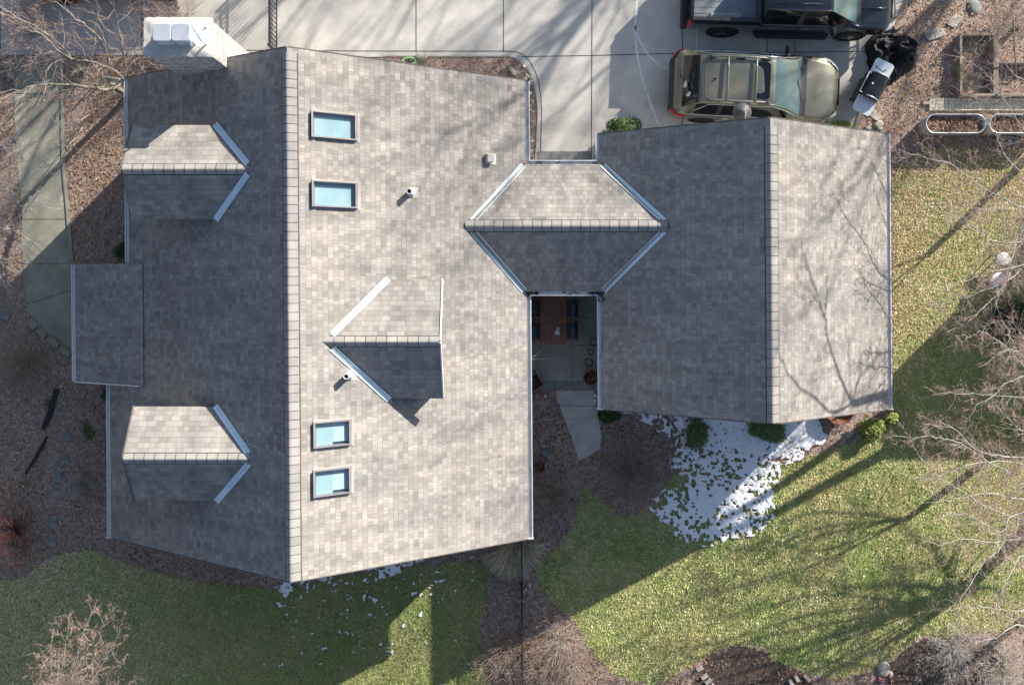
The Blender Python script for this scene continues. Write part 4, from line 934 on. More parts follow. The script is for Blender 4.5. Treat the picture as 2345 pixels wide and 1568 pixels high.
def build_suv(root, paintm):
    B, ix, iy = loft(SUVS)
    def cl(x, j, s, ay):
        if .35 < x < 1.2 and j > 5.75 and ay < .78: return 'windscreen'
        if 1.2 <= x < 1.36 and j > 5.2: return 'cowl'
        if -2.14 < x < -1.76 and j > 5.6: return 'rear_window'
        if 4.12 < j < 4.93:
            if -1.78 < x < -1.12: return 'side_window' + str(s) + 'a'
            if -1.07 < x < -.22: return 'side_window' + str(s) + 'b'
            if -.16 < x < .82: return 'side_window' + str(s) + 'c'
            if -1.78 < x < .82: return 'pillar'
        if j < .95: return 'cladding'
        if x < -2.33 and 2.0 < j < 9 and ay < .72: return 'rear_bumper'
        return 'body'
    parts = loftparts(B, ix, iy, None, cl)
    mats = {'windscreen': 'windscreen', 'cowl': 'plastic', 'rear_window': 'tintglass', 'pillar': 'plastic', 'cladding': 'plastic', 'rear_bumper': 'plastic'}
    body = None
    for k in ['body'] + sorted(x for x in parts if x != 'body'):
        if k == 'body': parts[k].build('body', paintm, root, local=True)
        elif k.startswith('side_window'): parts[k].build('side_window', M['tintglass'], root, local=True)
        else: parts[k].build(k, M[mats[k]], root, local=True)
    # dark floor so that no light passes under the skin
    MB().box((0, 0, .36), (4.5, 1.7, .12)).build('underbody', M['plastic'], root, local=True)
    for sg in (1, -1):
        a = MB(); arch(a, -1.40, .945 * sg, .40, sg); a.build('wheel_arch', M['plastic'], root, local=True)
        a = MB(); arch(a, 1.36, .945 * sg, .40, sg); a.build('wheel_arch', M['plastic'], root, local=True)
        wheel(root, -1.40, .85 * sg, .36, .22, sg); wheel(root, 1.36, .85 * sg, .36, .22, sg)
        # silver line round the side windows, door lines, handles
        MB().tube([(-1.92, .885 * sg, 1.06), (-1.6, .90 * sg, 1.035), (-.9, .905 * sg, 1.03), (0, .905 * sg, 1.01), (.9, .905 * sg, 1.0)], .011, 6).build('window_trim', M['chrome'], root, local=True)
        MB().tube([(-1.92, .885 * sg, 1.06), (-1.72, .80 * sg, 1.30), (-1.45, .70 * sg, 1.56), (-.9, .705 * sg, 1.605), (-.2, .705 * sg, 1.61), (.3, .69 * sg, 1.56), (.65, .73 * sg, 1.37), (1.0, .80 * sg, 1.16), (1.25, .88 * sg, 1.0)], .011, 6).build('window_trim', M['chrome'], root, local=True)
        for xx in (-1.02, .02): MB().tube([(xx, .936 * sg, .42), (xx, .945 * sg, .7), (xx - .02, .932 * sg, .93)], .006, 4).build('door_gap', M['dark'], root, local=True)
        for xx in (-.85, .18): MB().tube([(xx - .09, .945 * sg, .86), (xx - .06, .965 * sg, .865), (xx + .06, .965 * sg, .865), (xx + .09, .945 * sg, .86)], .013, 6).build('door_handle', M['chrome'], root, local=True)
        # roof rail with feet
        rl = MB().tube([(-1.55, .60 * sg, 1.63), (-1.45, .60 * sg, 1.70), (-.6, .61 * sg, 1.73), (.0, .61 * sg, 1.72), (.22, .60 * sg, 1.64)], [.02, .03, .032, .03, .02], 8).build('roof_rail', M['silver'], root, local=True)
        for xx in (-1.42, -.62, .05): MB().box((xx, .60 * sg, 1.685), (.2, .09, .05)).build('rail_foot', M['plastic'], rl, local=True, bevel=.01)
        mr_ = MB(); mr_.lathe([(.001, .13), (.05, .11), (.075, .04), (.075, -.04), (.05, -.10), (.001, -.12)], (.80, 1.03 * sg, 1.05), 16, 'Y', sc=(.8, .9)); mr_.tube([(.80, .90 * sg, 1.0), (.80, .98 * sg, 1.03)], .025, 8); mr_.build('side_mirror', M['plastic'], root, local=True)
        # lamps wrap round the corners
        tl_ = MB(); pr = [(-2.24, .885, 1.0), (-2.31, .80, .96), (-2.36, .70, .90)]; pl = [(-2.02, .955, .90), (-2.27, .905, .84), (-2.395, .74, .76)]
        for a in range(2): tl_.poly([tuple(np.array(p) * (1, sg, 1) + (-.012, .012 * sg, .012)) for p in (pr[a], pr[a + 1], pl[a + 1], pl[a])][::-sg or 1])
        tl_.poly([tuple(np.array(p) * (1, sg, 1) + (-.012, .014 * sg, .012)) for p in ((-2.24, .885, 1.0), (-2.02, .955, .90), (-1.93, .94, .985))][::sg])
        tl_.build('tail_lamp', M['redlamp'], root, local=True)
        hl = MB(); q_ = [(2.0, .80, .885), (2.22, .66, .83), (2.33, .56, .775)]; q2 = [(1.90, .912, .84), (2.20, .80, .74), (2.345, .66, .66)]
        for a in range(2): hl.poly([tuple(np.array(p) * (1, sg, 1) + (.012, .014 * sg, .014)) for p in (q_[a], q_[a + 1], q2[a + 1], q2[a])][::sg])
        hl.build('headlamp', M['clearlamp'], root, local=True)
        MB().poly([tuple(np.array(p) * (1, sg, 1) + (.0, .018 * sg, .014)) for p in ((1.72, .93, .83), (1.92, .905, .845), (1.90, .925, .80))][::sg]) .build('side_marker', M['amber'], root, local=True)
    for xx in (-1.0, -.22):
        MB().tube([(xx, -.60, 1.74), (xx, -.3, 1.765), (xx, .3, 1.765), (xx, .60, 1.74)], .032, 8).build('cross_bar', M['silver'], root, local=True)
    sr = MB(); pts = []
    for cx, cy, a0 in ((.10, .42, 0), (-.09, .42, 90), (-.09, -.42, 180), (.10, -.42, 270)):
        for k in range(5): an = R(a0 + 22.5 * k); pts.append((cx + .09 * math.cos(an), cy + .09 * math.sin(an)))
    b0 = len(sr.v); sr.poly([(x, y, 1.702 - .035 * (y / .5) ** 2 - .02 * max(0, x)) for x, y in pts]); sr.build('sunroof', M['tintglass'], root, local=True)
    MB().lathe([(.001, .07), (.012, .055), (.03, .01), (.035, 0)], (-1.32, .0, 1.655), 12, sc=(1.6, .7)).build('roof_antenna', M['plastic'], root, local=True)
    for sg in (-.35, .42): MB().tube([(1.24, sg, 1.085), (1.18, sg + .28, 1.115), (1.10, sg + .50, 1.15)], .009, 5).build('wiper', M['dark'], root, local=True)
    MB().tube([(-2.19, .2, 1.08), (-2.12, .0, 1.12), (-2.05, -.3, 1.20)][::1], .009, 5).build('wiper', M['dark'], root, local=True)
    MB().tube([(-1.60, -.60, 1.645), (-1.63, 0, 1.66), (-1.60, .60, 1.645)], .006, 4).build('tailgate_gap', M['dark'], root, local=True)
    for sg in (1, -1): MB().tube([(1.36, .86 * sg, 1.0), (1.8, .83 * sg, .965), (2.1, .76 * sg, .89), (2.3, .6 * sg, .79)], .006, 4).build('bonnet_gap', M['dark'], root, local=True)
    MB().box((2.42, 0, .62), (.03, .75, .16)).build('grille', M['plastic'], root, local=True, bevel=.01)
    # two white stickers on the rear window
    st = MB(); f = lambda u, v: (-2.155 + u * .36, v, 1.075 + u * 1.27 + .012)
    st.poly([f(*p) for p in ((.10, -.18), (.24, -.24), (.30, -.17), (.26, -.14), (.26, -.06), (.20, -.03), (.12, -.10))]); st.build('sticker', M['trim'], root, local=True)
    st = MB(); st.poly([f(*p) for p in ((.24, -.47), (.40, -.52), (.48, -.44), (.42, -.38), (.30, -.41))]); st.build('sticker', M['trim'], root, local=True)
suv = thing('parked_car', (7.07, 5.47, .02), 'sage green estate car with roof bars parked beside the garage', 'car', rz=R(-2.6))
build_suv(suv, M['green_paint'])
dc = thing('parked_car', (-11.4, 9.02, .02), 'black car at the top edge half hidden behind bare branches', 'car', rz=R(2))
build_suv(dc, M['black_paint'])

# ---- pickup truck
tr = thing('pickup_truck', (8.02, 8.06, .02), 'black crew-cab pickup truck with an open grey bed', 'truck', rz=R(-1.7))
TS = [(-.86, .97, .50, 1.28, .70, 1.84), (-.80, 1.0, .48, 1.28, .73, 1.90), (-.4, 1.0, .48, 1.28, .74, 1.93), (.4, 1.0, .48, 1.27, .74, 1.93), (.75, 1.0, .48, 1.27, .73, 1.91), (.95, 1.0, .48, 1.27, .73, 1.85), (1.25, 1.0, .48, 1.27, .77, 1.62), (1.55, 1.0, .48, 1.27, .82, 1.40), (1.78, 1.0, .48, 1.26, .86, 1.27), (1.95, 1.0, .5, 1.22, .86, 1.25), (2.3, 1.0, .5, 1.18, .84, 1.22), (2.6, .99, .5, 1.12, .82, 1.17), (2.78, .93, .5, 1.02, .76, 1.10), (2.86, .82, .5, .92, .7, .98)]
B, ix, iy = loft(TS)
def clt(x, j, s, ay):
    if .95 < x < 1.76 and j > 5.7: return 'windscreen'
    if 1.76 <= x < 1.9 and j > 5.2: return 'cowl'
    if 4.12 < j < 4.9:
        if -.68 < x < .15: return 'side_window' + str(s) + 'a'
        if .22 < x < 1.2: return 'side_window' + str(s) + 'b'
        if -.68 < x < 1.2: return 'pillar'
    if j < .9: return 'sill'
    return 'body'
parts = loftparts(B, ix, iy, None, clt)
for k in ['body'] + sorted(x for x in parts if x != 'body'):
    parts[k].build('side_window' if k.startswith('side') else k, M[{'windscreen': 'windscreen', 'cowl': 'plastic', 'pillar': 'plastic', 'sill': 'plastic', 'body': 'black_paint'}.get(k, 'tintglass')], tr, local=True)
for sg in (1, -1):
    bd = MB(); pf = [(.985, .55), (1.0, .9), (.99, 1.22), (.93, 1.31), (.82, 1.32), (.80, 1.30), (.80, .78)]
    for i in range(len(pf) - 1):
        a, b_ = pf[i], pf[i + 1]; q = [(-2.80, a[0] * sg, a[1]), (-.88, a[0] * sg, a[1]), (-.88, b_[0] * sg, b_[1]), (-2.80, b_[0] * sg, b_[1])]; bd.poly(q if sg < 0 else q[::-1], smooth=True)
    bd.build('bed_side', M['black_paint'], tr, local=True)
    MB().box((-1.84, .865 * sg, 1.328), (1.92, .10, .02)).build('bed_rail', M['plastic'], tr, local=True, bevel=.006)
    wb = MB(); wb.box((-1.80, .70 * sg, .88), (.95, .22, .24)); wb.build('wheel_tub', M['bedliner'], tr, local=True, bevel=.05)
    a = MB(); arch(a, -1.78, 1.005 * sg, .47, sg); arch(a, 1.88, 1.005 * sg, .47, sg); a2 = MB(); arch(a2, -1.78, 1.005 * sg, .47, sg); a2.build('wheel_arch', M['dark'], tr, local=True); a2 = MB(); arch(a2, 1.88, 1.005 * sg, .47, sg); a2.build('wheel_arch', M['dark'], tr, local=True)
    wheel(tr, -1.78, .92 * sg, .42, .27, sg, 6); wheel(tr, 1.88, .92 * sg, .42, .27, sg, 6)
    rb = MB(); rb.prism([(-.95, .94 * sg), (-.80, 1.14 * sg), (1.15, 1.14 * sg), (1.32, .94 * sg)], .42, .48); rb.build('running_board', M['plastic'], tr, local=True, bevel=.01, fixn=True)
    mr_ = MB(); mr_.box((1.12, 1.15 * sg, 1.34), (.10, .22, .24), R(-12 * sg)); mr_.tube([(1.1, .93 * sg, 1.26), (1.12, 1.08 * sg, 1.32)], .03, 6); mr_.build('side_mirror', M['plastic'], tr, local=True, bevel=.03)
    MB().box((-2.83, .93 * sg, 1.03), (.12, .13, .36)).build('tail_lamp', M['redlamp'], tr, local=True, bevel=.02)
    MB().box((2.74, .86 * sg, 1.0), (.2, .20, .10), R(-24 * sg)).build('headlamp', M['clearlamp'], tr, local=True, bevel=.02)
    for xx in (-.55, .42): MB().tube([(xx - .10, 1.005 * sg, 1.14), (xx - .07, 1.03 * sg, 1.145), (xx + .07, 1.03 * sg, 1.145), (xx + .10, 1.005 * sg, 1.14)], .016, 6).build('door_handle', M['silver'], tr, local=True)
    for xx in (-.70, .20): MB().tube([(xx, 1.004 * sg, .52), (xx, 1.008 * sg, .9), (xx, .99 * sg, 1.24)], .007, 4).build('door_gap', M['dark'], tr, local=True)
    MB().tube([(-.7, .975 * sg, 1.285), (0, .975 * sg, 1.285), (.8, .97 * sg, 1.285), (1.4, .96 * sg, 1.27)], .010, 5).build('window_trim', M['silver'], tr, local=True)
bf = MB(); bf.box((-1.84, 0, .76), (1.92, 1.62, .04))
for k in range(-4, 5): bf.box((-1.84, k * .18, .782), (1.86, .07, .01))
bf.build('bed_floor', M['bedliner'], tr, local=True)
MB().box((-.90, 0, 1.04), (.05, 1.64, .56)).build('bed_front_wall', M['black_paint'], tr, local=True)
MB().box((-2.80, 0, 1.02), (.08, 1.66, .58)).build('tailgate', M['black_paint'], tr, local=True, bevel=.02)
MB().box((-2.93, 0, .62), (.20, 1.96, .22)).build('rear_bumper', M['plastic'], tr, local=True, bevel=.05)
MB().box((2.86, 0, .66), (.18, 1.86, .26)).build('front_bumper', M['plastic'], tr, local=True, bevel=.05)
MB().box((2.86, 0, .93), (.06, 1.2, .22)).build('grille', M['plastic'], tr, local=True, bevel=.02)
MB().box((0, 0, .62), (5.2, 1.5, .2)).build('chassis', M['dark'], tr, local=True)
for yy in (-.55, -.28, 0, .28, .55): MB().tube([(-.65, yy, 1.95 - .02 * abs(yy)), (.6, yy, 1.955 - .02 * abs(yy))], [.012, .012], 6).build('roof_rib', M['black_paint'], tr, local=True)
for sg in (1, -1): MB().tube([(1.95, .45 * sg, 1.27), (2.4, .42 * sg, 1.25), (2.7, .40 * sg, 1.18)], [.03, .04, .02], 8).build('bonnet_bulge', M['black_paint'], tr, local=True)
# pale frame standing in front of the truck
fx, fy = P(2062, 15, .6)[:2]; mb = MB(); p = [P(2048, -40, .7), P(2075, -40, .7), P(2075, 25, .7), P(2050, 40, .7)]
for a, b_ in ((0, 1), (1, 2), (2, 3), (3, 0)): mb.beam(p[a], p[b_], .035, .035)
mb.beam(P(2049, 10, .7), P(2075, 0, .7), .03, .03)
for q in p: mb.beam((q[0], q[1], 0), q, .03, .03)
tag(mb.build('metal_frame', M['silver']), 'pale square metal frame in front of the black truck', 'frame')
# ================================================================ YARD OBJECTS
M['wood'] = noisemat('red_hardwood', [(.14, .055, .035), (.27, .12, .08), (.36, .18, .125)], 3, rough=.6, stretch=(14, 1.2, 3), detail=6)
M['timber'] = noisemat('weathered_timber', [(.20, .16, .12), (.36, .31, .25)], 3, rough=.85, stretch=(3, 3, 1), detail=8)
M['greycloth'] = noisemat('slate_blue_cloth', [(.075, .11, .14), (.12, .165, .20)], 6, rough=.9, bump=.006, bscale=60)
M['terracotta'] = noisemat('terracotta', [(.28, .12, .085), (.42, .21, .155)], 6, rough=.8, det2=(20, .1))
M['rust'] = noisemat('rusty_steel', [(.12, .05, .03), (.28, .13, .085)], 7, rough=.8, bump=.004)
M['galv'] = noisemat('galvanised_tank', [(.34, .39, .40), (.50, .55, .56)], 4, rough=.5, metal=.35)
M['tarp'] = noisemat('black_vinyl', [(.010, .012, .016), (.028, .03, .036)], 5, rough=.62, spec=.3)
M['steel_bright'] = noisemat('brushed_steel', [(.60, .66, .70), (.72, .77, .80)], 4, rough=.35, metal=.45, stretch=(1, 12, 1))
M['enamel'] = noisemat('black_enamel', [(.012, .014, .016), (.03, .032, .036)], 4, rough=.25)
M['hose'] = noisemat('green_hose', [(.16, .36, .14), (.45, .62, .40)], 3, rough=.5)
M['iron'] = noisemat('black_iron', [(.012, .013, .016), (.03, .032, .036)], 8, rough=.55)
M['edging'] = noisemat('black_edging', [(.010, .011, .012), (.02, .022, .024)], 8, rough=.6)
M['whitepaint'] = noisemat('white_object', [(.62, .66, .68), (.80, .82, .82)], 6, rough=.5)

# ---- patio table with four chairs
tx0, ty1 = P(1237.6, 678.4, .74)[:2]; tx1, ty0 = P(1297.2, 788, .74)[:2]
tb = thing('patio_table', ((tx0 + tx1) / 2, (ty0 + ty1) / 2, .03), 'slatted red-brown wooden table in the narrow courtyard', 'table')
mb = MB(); n = 11; ym = (ty0 + ty1) / 2; wtx = tx1 - tx0
for i in range(n):
    x = tx0 + wtx * (i + .5) / n
    for a, b_ in ((ty0 + .05, ym - .05), (ym + .05, ty1 - .05)): mb.box((x, (a + b_) / 2, .735), (wtx / n - .016, b_ - a, .022))
mb.build('tabletop_slats', M['wood'], tb)
fr = MB()
fr.box(((tx0 + tx1) / 2, ty0 + .025, .736), (wtx, .05, .03)); fr.box(((tx0 + tx1) / 2, ty1 - .025, .736), (wtx, .05, .03)); fr.box(((tx0 + tx1) / 2, ym, .736), (wtx, .095, .03))
fr.box((tx0 + .012, ym, .70), (.025, ty1 - ty0, .06)); fr.box((tx1 - .012, ym, .70), (.025, ty1 - ty0, .06)); fr.build('table_frame', M['wood'], tb)
for sx in (tx0 + .05, tx1 - .05):
    for sy in (ty0 + .08, ty1 - .08): MB().box((sx, sy, .37), (.05, .05, .68)).build('leg', M['wood'], tb, bevel=.005)
MB().lathe([(.001, .754), (.03, .754)], ((tx0 + tx1) / 2 , ym, 0), 16).build('parasol_hole', M['dark'], tb)
def chair(u, v, sgn, rz, label, cush):
    x, y = P(u, v, .45)[:2]; t = thing('patio_chair', (x, y, .03), label, 'chair', 'chairs around the courtyard table', rz)
    s = MB()
    for k in range(5): s.box((-.20 * sgn + k * .10 * sgn, 0, .41), (.085, .50, .02))
    s.build('seat', M['wood'], t, local=True)
    for sy in (-.26, .26):
        for sx in (-.24, .24): MB().box((sx * sgn, sy, .21 if sx > 0 else .40), (.045, .045, .42 if sx > 0 else .80)).build('leg', M['wood'], t, local=True)
        MB().box((0, sy, .60), (.52, .055, .025)).build('armrest', M['wood'], t, local=True, bevel=.006)
    bk = MB(); bk.box((-.25 * sgn, 0, .82), (.03, .52, .06)); bk.box((-.25 * sgn, 0, .50), (.025, .5, .04))
    for k in range(6): bk.box((-.25 * sgn, -.2 + k * .08, .66), (.02, .035, .30))
    bk.build('backrest', M['wood'], t, local=True)
    c = MB(); nx = 10; V = []
    for j in range(nx + 1):
        for i in range(nx + 1):
            a, b_ = i / nx * 2 - 1, j / nx * 2 - 1; bul = (1 - a ** 4) * (1 - b_ ** 4); V.append((a * .17, b_ * .21, bul))
    for side in (1, -1):
        b0 = len(c.v); c.v += [(-.13 * sgn + (h * .07 * side + .10 * a_ / .17 * .35) * sgn * 1.0, b_, .62 + a_ * 1.05) for a_, b_, h in V]
        for j in range(nx):
            for i in range(nx): q = b0 + j * (nx + 1) + i; c.face([q, q + 1, q + nx + 2, q + nx + 1][::side], True)
    M_ = Matrix.Rotation(cush, 3, 'Z'); c.v = [tuple(M_ @ Vector(p)) for p in c.v]
    c.build('cushion', M['greycloth'], t, local=True, fixn=True)
    sc = MB(); sc.box((.03 * sgn, 0, .45), (.42, .46, .06)); sc.build('seat_cushion', M['greycloth'], t, local=True, bevel=.02)
chair(1229, 706, 1, 0, 'wooden chair left of the table nearest the breezeway gutter', R(14))
chair(1229, 757, 1, 0, 'wooden chair left of the table at its open end', 0)
chair(1304, 706, -1, 0, 'wooden chair right of the table nearest the breezeway gutter', 0)
chair(1303, 757, -1, 0, 'wooden chair right of the table at its open end', R(-3))
x, y = P(1276, 761, .76)[:2]; tag(MB().lathe([(.001, 0), (.05, 0), (.075, .05), (.08, .09), (.07, .10), (.001, .09)], (x, y, .755), 20).build('white_bowl', M['whitepaint']), 'larger round white pot on the wooden table', 'pot')
x, y = P(1277.5, 752, .76)[:2]; tag(MB().lathe([(.001, 0), (.035, 0), (.045, .06), (.04, .07), (.001, .065)], (x, y, .755), 16).build('white_bowl', M['whitepaint']), 'small round white pot beside the larger one on the table', 'pot')
# ---- pots
def bowl(name, u, v, r, h, mat, label, cat, z=.03, fill=True, soil='debris', rim=.012, taper=.72):
    x, y = P(u, v, h)[:2]; t = thing(name, (x, y, z), label, cat)
    MB().lathe([(r * taper, 0), (r, h * .92), (r + rim, h * .93), (r + rim, h), (r - .015, h), (r - .03, h * .85), (r * taper, .05), (.001, .04)], (x, y, z), 32).build('pot', M[mat], t)
    if fill:
        s = MB(); s.lathe([(.001, h * .80), (r * .5, h * .79), (r - .025, h * .76)], (x, y, z), 24); s.build('soil', M[soil], t)
        st = MB(); rr = random.Random(int(u))
        for k in range(26):
            a = rr.uniform(0, 6.3); q = rr.uniform(0, r * .8); a2 = a + rr.uniform(.4, 1.6); q2 = rr.uniform(.2, 1) * r * .8
            st.tube([(x + q * math.cos(a), y + q * math.sin(a), z + h * .79), (x + (q + q2) / 2 * math.cos((a + a2) / 2) * 1.05, y + (q + q2) / 2 * math.sin((a + a2) / 2), z + h * .79 + rr.uniform(.02, .09)), (x + q2 * math.cos(a2), y + q2 * math.sin(a2), z + h * .8)], .004, 4)
        tag(st.build('dead_stems', M['twigtan'] if 'twigtan' in M else M['timber'], t), kind='stuff')
    return t
bowl('flower_pot', 1354, 864, .235, .42, 'terracotta', 'big round terracotta pot of dead stems under the garage eave', 'pot')
bowl('fire_bowl', 1923, 941, .40, .35, 'rust', 'rusty round bowl under the garage roof edge', 'bowl', fill=False, rim=.01, taper=.45, z=.0)
bowl('flower_pot', 1234, 1070, .185, .28, 'rust', 'rust-rimmed round pot in the bed beside the house wall', 'pot', z=0)
x, y = P(1224, 876, .40)[:2]; t = thing('square_planter', (x, y, .03), 'square terracotta planter half under the house gutter', 'planter')
mb = MB(); a, b_, h = .22, .16, .40
for k in range(4):
    c0, c1 = [(-1, -1), (1, -1), (1, 1), (-1, 1)][k], [(1, -1), (1, 1), (-1, 1), (-1, -1)][k]
    mb.poly([(c0[0] * b_, c0[1] * b_, 0), (c1[0] * b_, c1[1] * b_, 0), (c1[0] * a, c1[1] * a, h), (c0[0] * a, c0[1] * a, h)]); mb.poly([(c0[0] * a, c0[1] * a, h), (c1[0] * a, c1[1] * a, h), (c1[0] * (a - .03), c1[1] * (a - .03), h), (c0[0] * (a - .03), c0[1] * (a - .03), h)])
    mb.poly([(c1[0] * (a - .03), c1[1] * (a - .03), h), (c1[0] * (a - .05), c1[1] * (a - .05), .3), (c0[0] * (a - .05), c0[1] * (a - .05), .3), (c0[0] * (a - .03), c0[1] * (a - .03), h)])
mr3 = Matrix.Rotation(R(33), 3, 'Z'); mb.v = [tuple(mr3 @ Vector(p) + Vector((x, y, .03))) for p in mb.v]; mb.build('planter_box', M['terracotta'], t)
MB().box((x, y, .33), (.30, .30, .02), R(33)).build('soil', M['debris'], t)
# wire plant stands: black rings on scrolled legs
def ringstand(u, v, r, h, label):
    x, y = P(u, v, h)[:2]; t = thing('plant_stand', (x, y, .03), label, 'plant stand', 'black iron plant stands'); n = 28
    MB().tube([(x + r * math.cos(2 * math.pi * k / n), y + r * math.sin(2 * math.pi * k / n), h) for k in range(n + 1)], .014, 6, cap=False).build('ring', M['iron'], t)
    for k in range(3):
        a = 2.1 * k + .4; MB().tube([(x + r * math.cos(a), y + r * math.sin(a), h), (x + r * .75 * math.cos(a), y + r * .75 * math.sin(a), h * .5), (x + r * 1.1 * math.cos(a), y + r * 1.1 * math.sin(a), .03)], .010, 5).build('leg', M['iron'], t)
ringstand(1349, 830, .11, .5, 'black iron ring stand just beyond the big terracotta pot')
ringstand(1353, 806, .08, .35, 'smallest black iron ring stand in the courtyard')
ringstand(1361, 783, .12, .45, 'black iron ring stand farthest from the terracotta pot')
ringstand(1218, 857, .11, .4, 'black iron ring stand under the main house gutter')
# dry climbing stems hanging out from the gutter

vn = thing('climbing_vine', (.62, -2.6, 0), 'thin leafless vine canes reaching from the gutter over the patio', 'vine')
for a, b_, z0, z1, nm in (((1217, 821), (1260, 786), 1.9, 1.7, 0), ((1216, 823), (1299, 820), 1.9, 1.5, 1), ((1218, 959), (1276, 900), 1.6, 1.3, 2), ((1276, 900), (1358, 843), 1.3, 1.1, 3), ((1219, 962), (1378, 955), 1.5, 1.0, 4)):
    p0, p1 = Vector(P(*a, z0)), Vector(P(*b_, z1)); rr = random.Random(nm); MB().tube([p0.lerp(p1, k / 6) + Vector((rr.uniform(-.012, .012), rr.uniform(-.012, .012), rr.uniform(-.02, .02))) for k in range(7)], [.009, .009, .008, .008, .007, .006, .004], 5).build('cane', M['twigtan'], vn)
MB().tube([(.66, -2.5, 0), (.64, -2.45, .9), Vector(P(1217, 821, 1.9))], .012, 5).build('stem', M['twigtan'], vn)
MB().tube([(.66, -4.2, 0), (.64, -4.1, .9), Vector(P(1218, 959, 1.6))], .012, 5).build('stem', M['twigtan'], vn)

# ---- barbecue grill
gx, gy = P(1999, 200, .9)[:2]; gz = R(63.4 - 90)      # long axis runs down-left
gr = thing('barbecue_grill', (gx, gy, .02), 'gas barbecue with black lid and two pale side shelves', 'barbecue', rz=gz)
def rrect(cx, cy, w_, d_, r, corners=(1, 1, 1, 1)):
    out = []
    for (sx, sy, a0), c in zip(((1, 1, 0), (-1, 1, 90), (-1, -1, 180), (1, -1, 270)), corners):
        rr = r if c else .005
        for k in range(6): an = R(a0 + 18 * k); out.append((cx + sx * (w_ / 2 - rr) + rr * math.cos(an), cy + sy * (d_ / 2 - rr) + rr * math.sin(an)))
    return out
for sy, cr in ((1, (1, 1, 0, 0)), (-1, (0, 0, 1, 1))):
    s = MB().prism(rrect(0, sy * .58, .56, .46, .09, cr), .88, .915).build('side_shelf', M['steel_bright'], gr, local=True, fixn=True); 
mb = MB()
mb.box((0, 0, .78), (.54, .74, .22)); mb.build('firebox', M['enamel'], gr, local=True, bevel=.01)
ld = MB(); pr_ = []
for k in range(11): an = math.pi * k / 10; pr_.append((.02 + .27 * math.cos(an) * (1 if math.cos(an) > 0 else 1), .92 + .24 * math.sin(an) ** .7))
for k in range(10): a, b_ = pr_[k], pr_[k + 1]; ld.poly([(a[0], -.34, a[1]), (a[0], .34, a[1]), (b_[0], .34, b_[1]), (b_[0], -.34, b_[1])][::-1], smooth=True)
ld.build('lid', M['enamel'], gr, local=True)
for sy in (-1, 1):
    e = MB(); e.poly([(a[0], .35 * sy, a[1]) for a in pr_][::sy]); e.build('lid_end', M['enamel'], gr, local=True)
    MB().tube([(a[0], .35 * sy, a[1]) for a in pr_[1:8]], .016, 6).build('lid_trim', M['steel_bright'], gr, local=True)
MB().tube([(-.31, -.31, 1.0), (-.31, .31, 1.0)], .018, 8).build('lid_handle', M['steel_bright'], gr, local=True)
for sy in (-.3, .3): MB().beam((-.23, sy, 1.0), (-.32, sy, 1.0), .03, .03).build('handle_mount', M['steel_bright'], gr, local=True)
MB().lathe([(.001, .012), (.03, .010), (.035, 0)], (-.11, .0, 1.13), 14).build('thermometer', M['trim'], gr, local=True)
MB().box((-.29, 0, .80), (.05, .72, .12)).build('control_panel', M['plastic'], gr, local=True, bevel=.01)
for k in range(4): MB().lathe([(.001, -.05), (.028, -.045), (.03, 0)], (-.31, -.24 + .16 * k, .80), 12, 'X').build('knob', M['plastic'], gr, local=True)
MB().box((.02, 0, .36), (.48, .72, .62)).build('cabinet', M['enamel'], gr, local=True, bevel=.01)
for sx in (-.2, .24):
    for sy in (-.32, .32): MB().cyl((sx, sy, .035), .035, .04, 12, 'Y').build('caster', M['rubber'], gr, local=True)
tg = MB().beam((-.22, .56, .93), (.06, .50, .93), .03, .012); tg.beam((.06, .50, .93), (.10, .60, .93), .03, .012)
tag(tg.xf(lambda x, y, z: tuple(Matrix.Rotation(gz, 3, 'Z') @ Vector((x, y, z)) + Vector((gx, gy, 0)))).build('grill_tongs', M['iron']), 'dark tongs lying on the shelf of the barbecue', 'tongs')

# ---- crumpled black cover beside the barbecue
cx, cy = P(2046, 122, .3)[:2]; mb = MB(); n, m_ = 96, 30; V = []
out_r = [.80, .84, .72, .70, .78, .74, .66, .70, .84, .86, .72, .74]
for j in range(m_ + 1):
    for i in range(n):
        a = 2 * math.pi * i / n; t = j / m_; ro = np.interp(i / n * 12 % 12, range(13), out_r + out_r[:1]) * (1 + .10 * (float(fbm(math.cos(a) * 3 + 5, math.sin(a) * 3 + 5, 22, 3)) - .5) * 2)
        r_ = ro * (1 - t); x, y = r_ * math.cos(a) * 1.02, r_ * math.sin(a)
        # sharp folds from ridged noise
        f1 = 1 - abs(float(fbm(x * 2.2 + 11, y * 2.2 + 3, 7, 2)) * 2 - 1) * 2.4; f2 = 1 - abs(float(fbm(x * 5 + 1.7, y * 5 + 9, 9, 2)) * 2 - 1) * 2.2
        z = min(1, (1 - r_ / ro) * 4.5) * (.16 + .20 * max(0, f1) + .10 * max(0, f2) + .12 * math.sin(a * 2 + 1)) + .01
        V.append((cx + x, cy + y, max(.01, z)))
mb.v = V
for j in range(m_):
    for i in range(n): i2 = (i + 1) % n; mb.face([j * n + i, j * n + i2, (j + 1) * n + i2, (j + 1) * n + i], j % 7 != 99)
tag(mb.build('grill_cover', M['tarp'], fixn=True), 'crumpled black vinyl cover heaped on the leaves by the barbecue', 'cover')

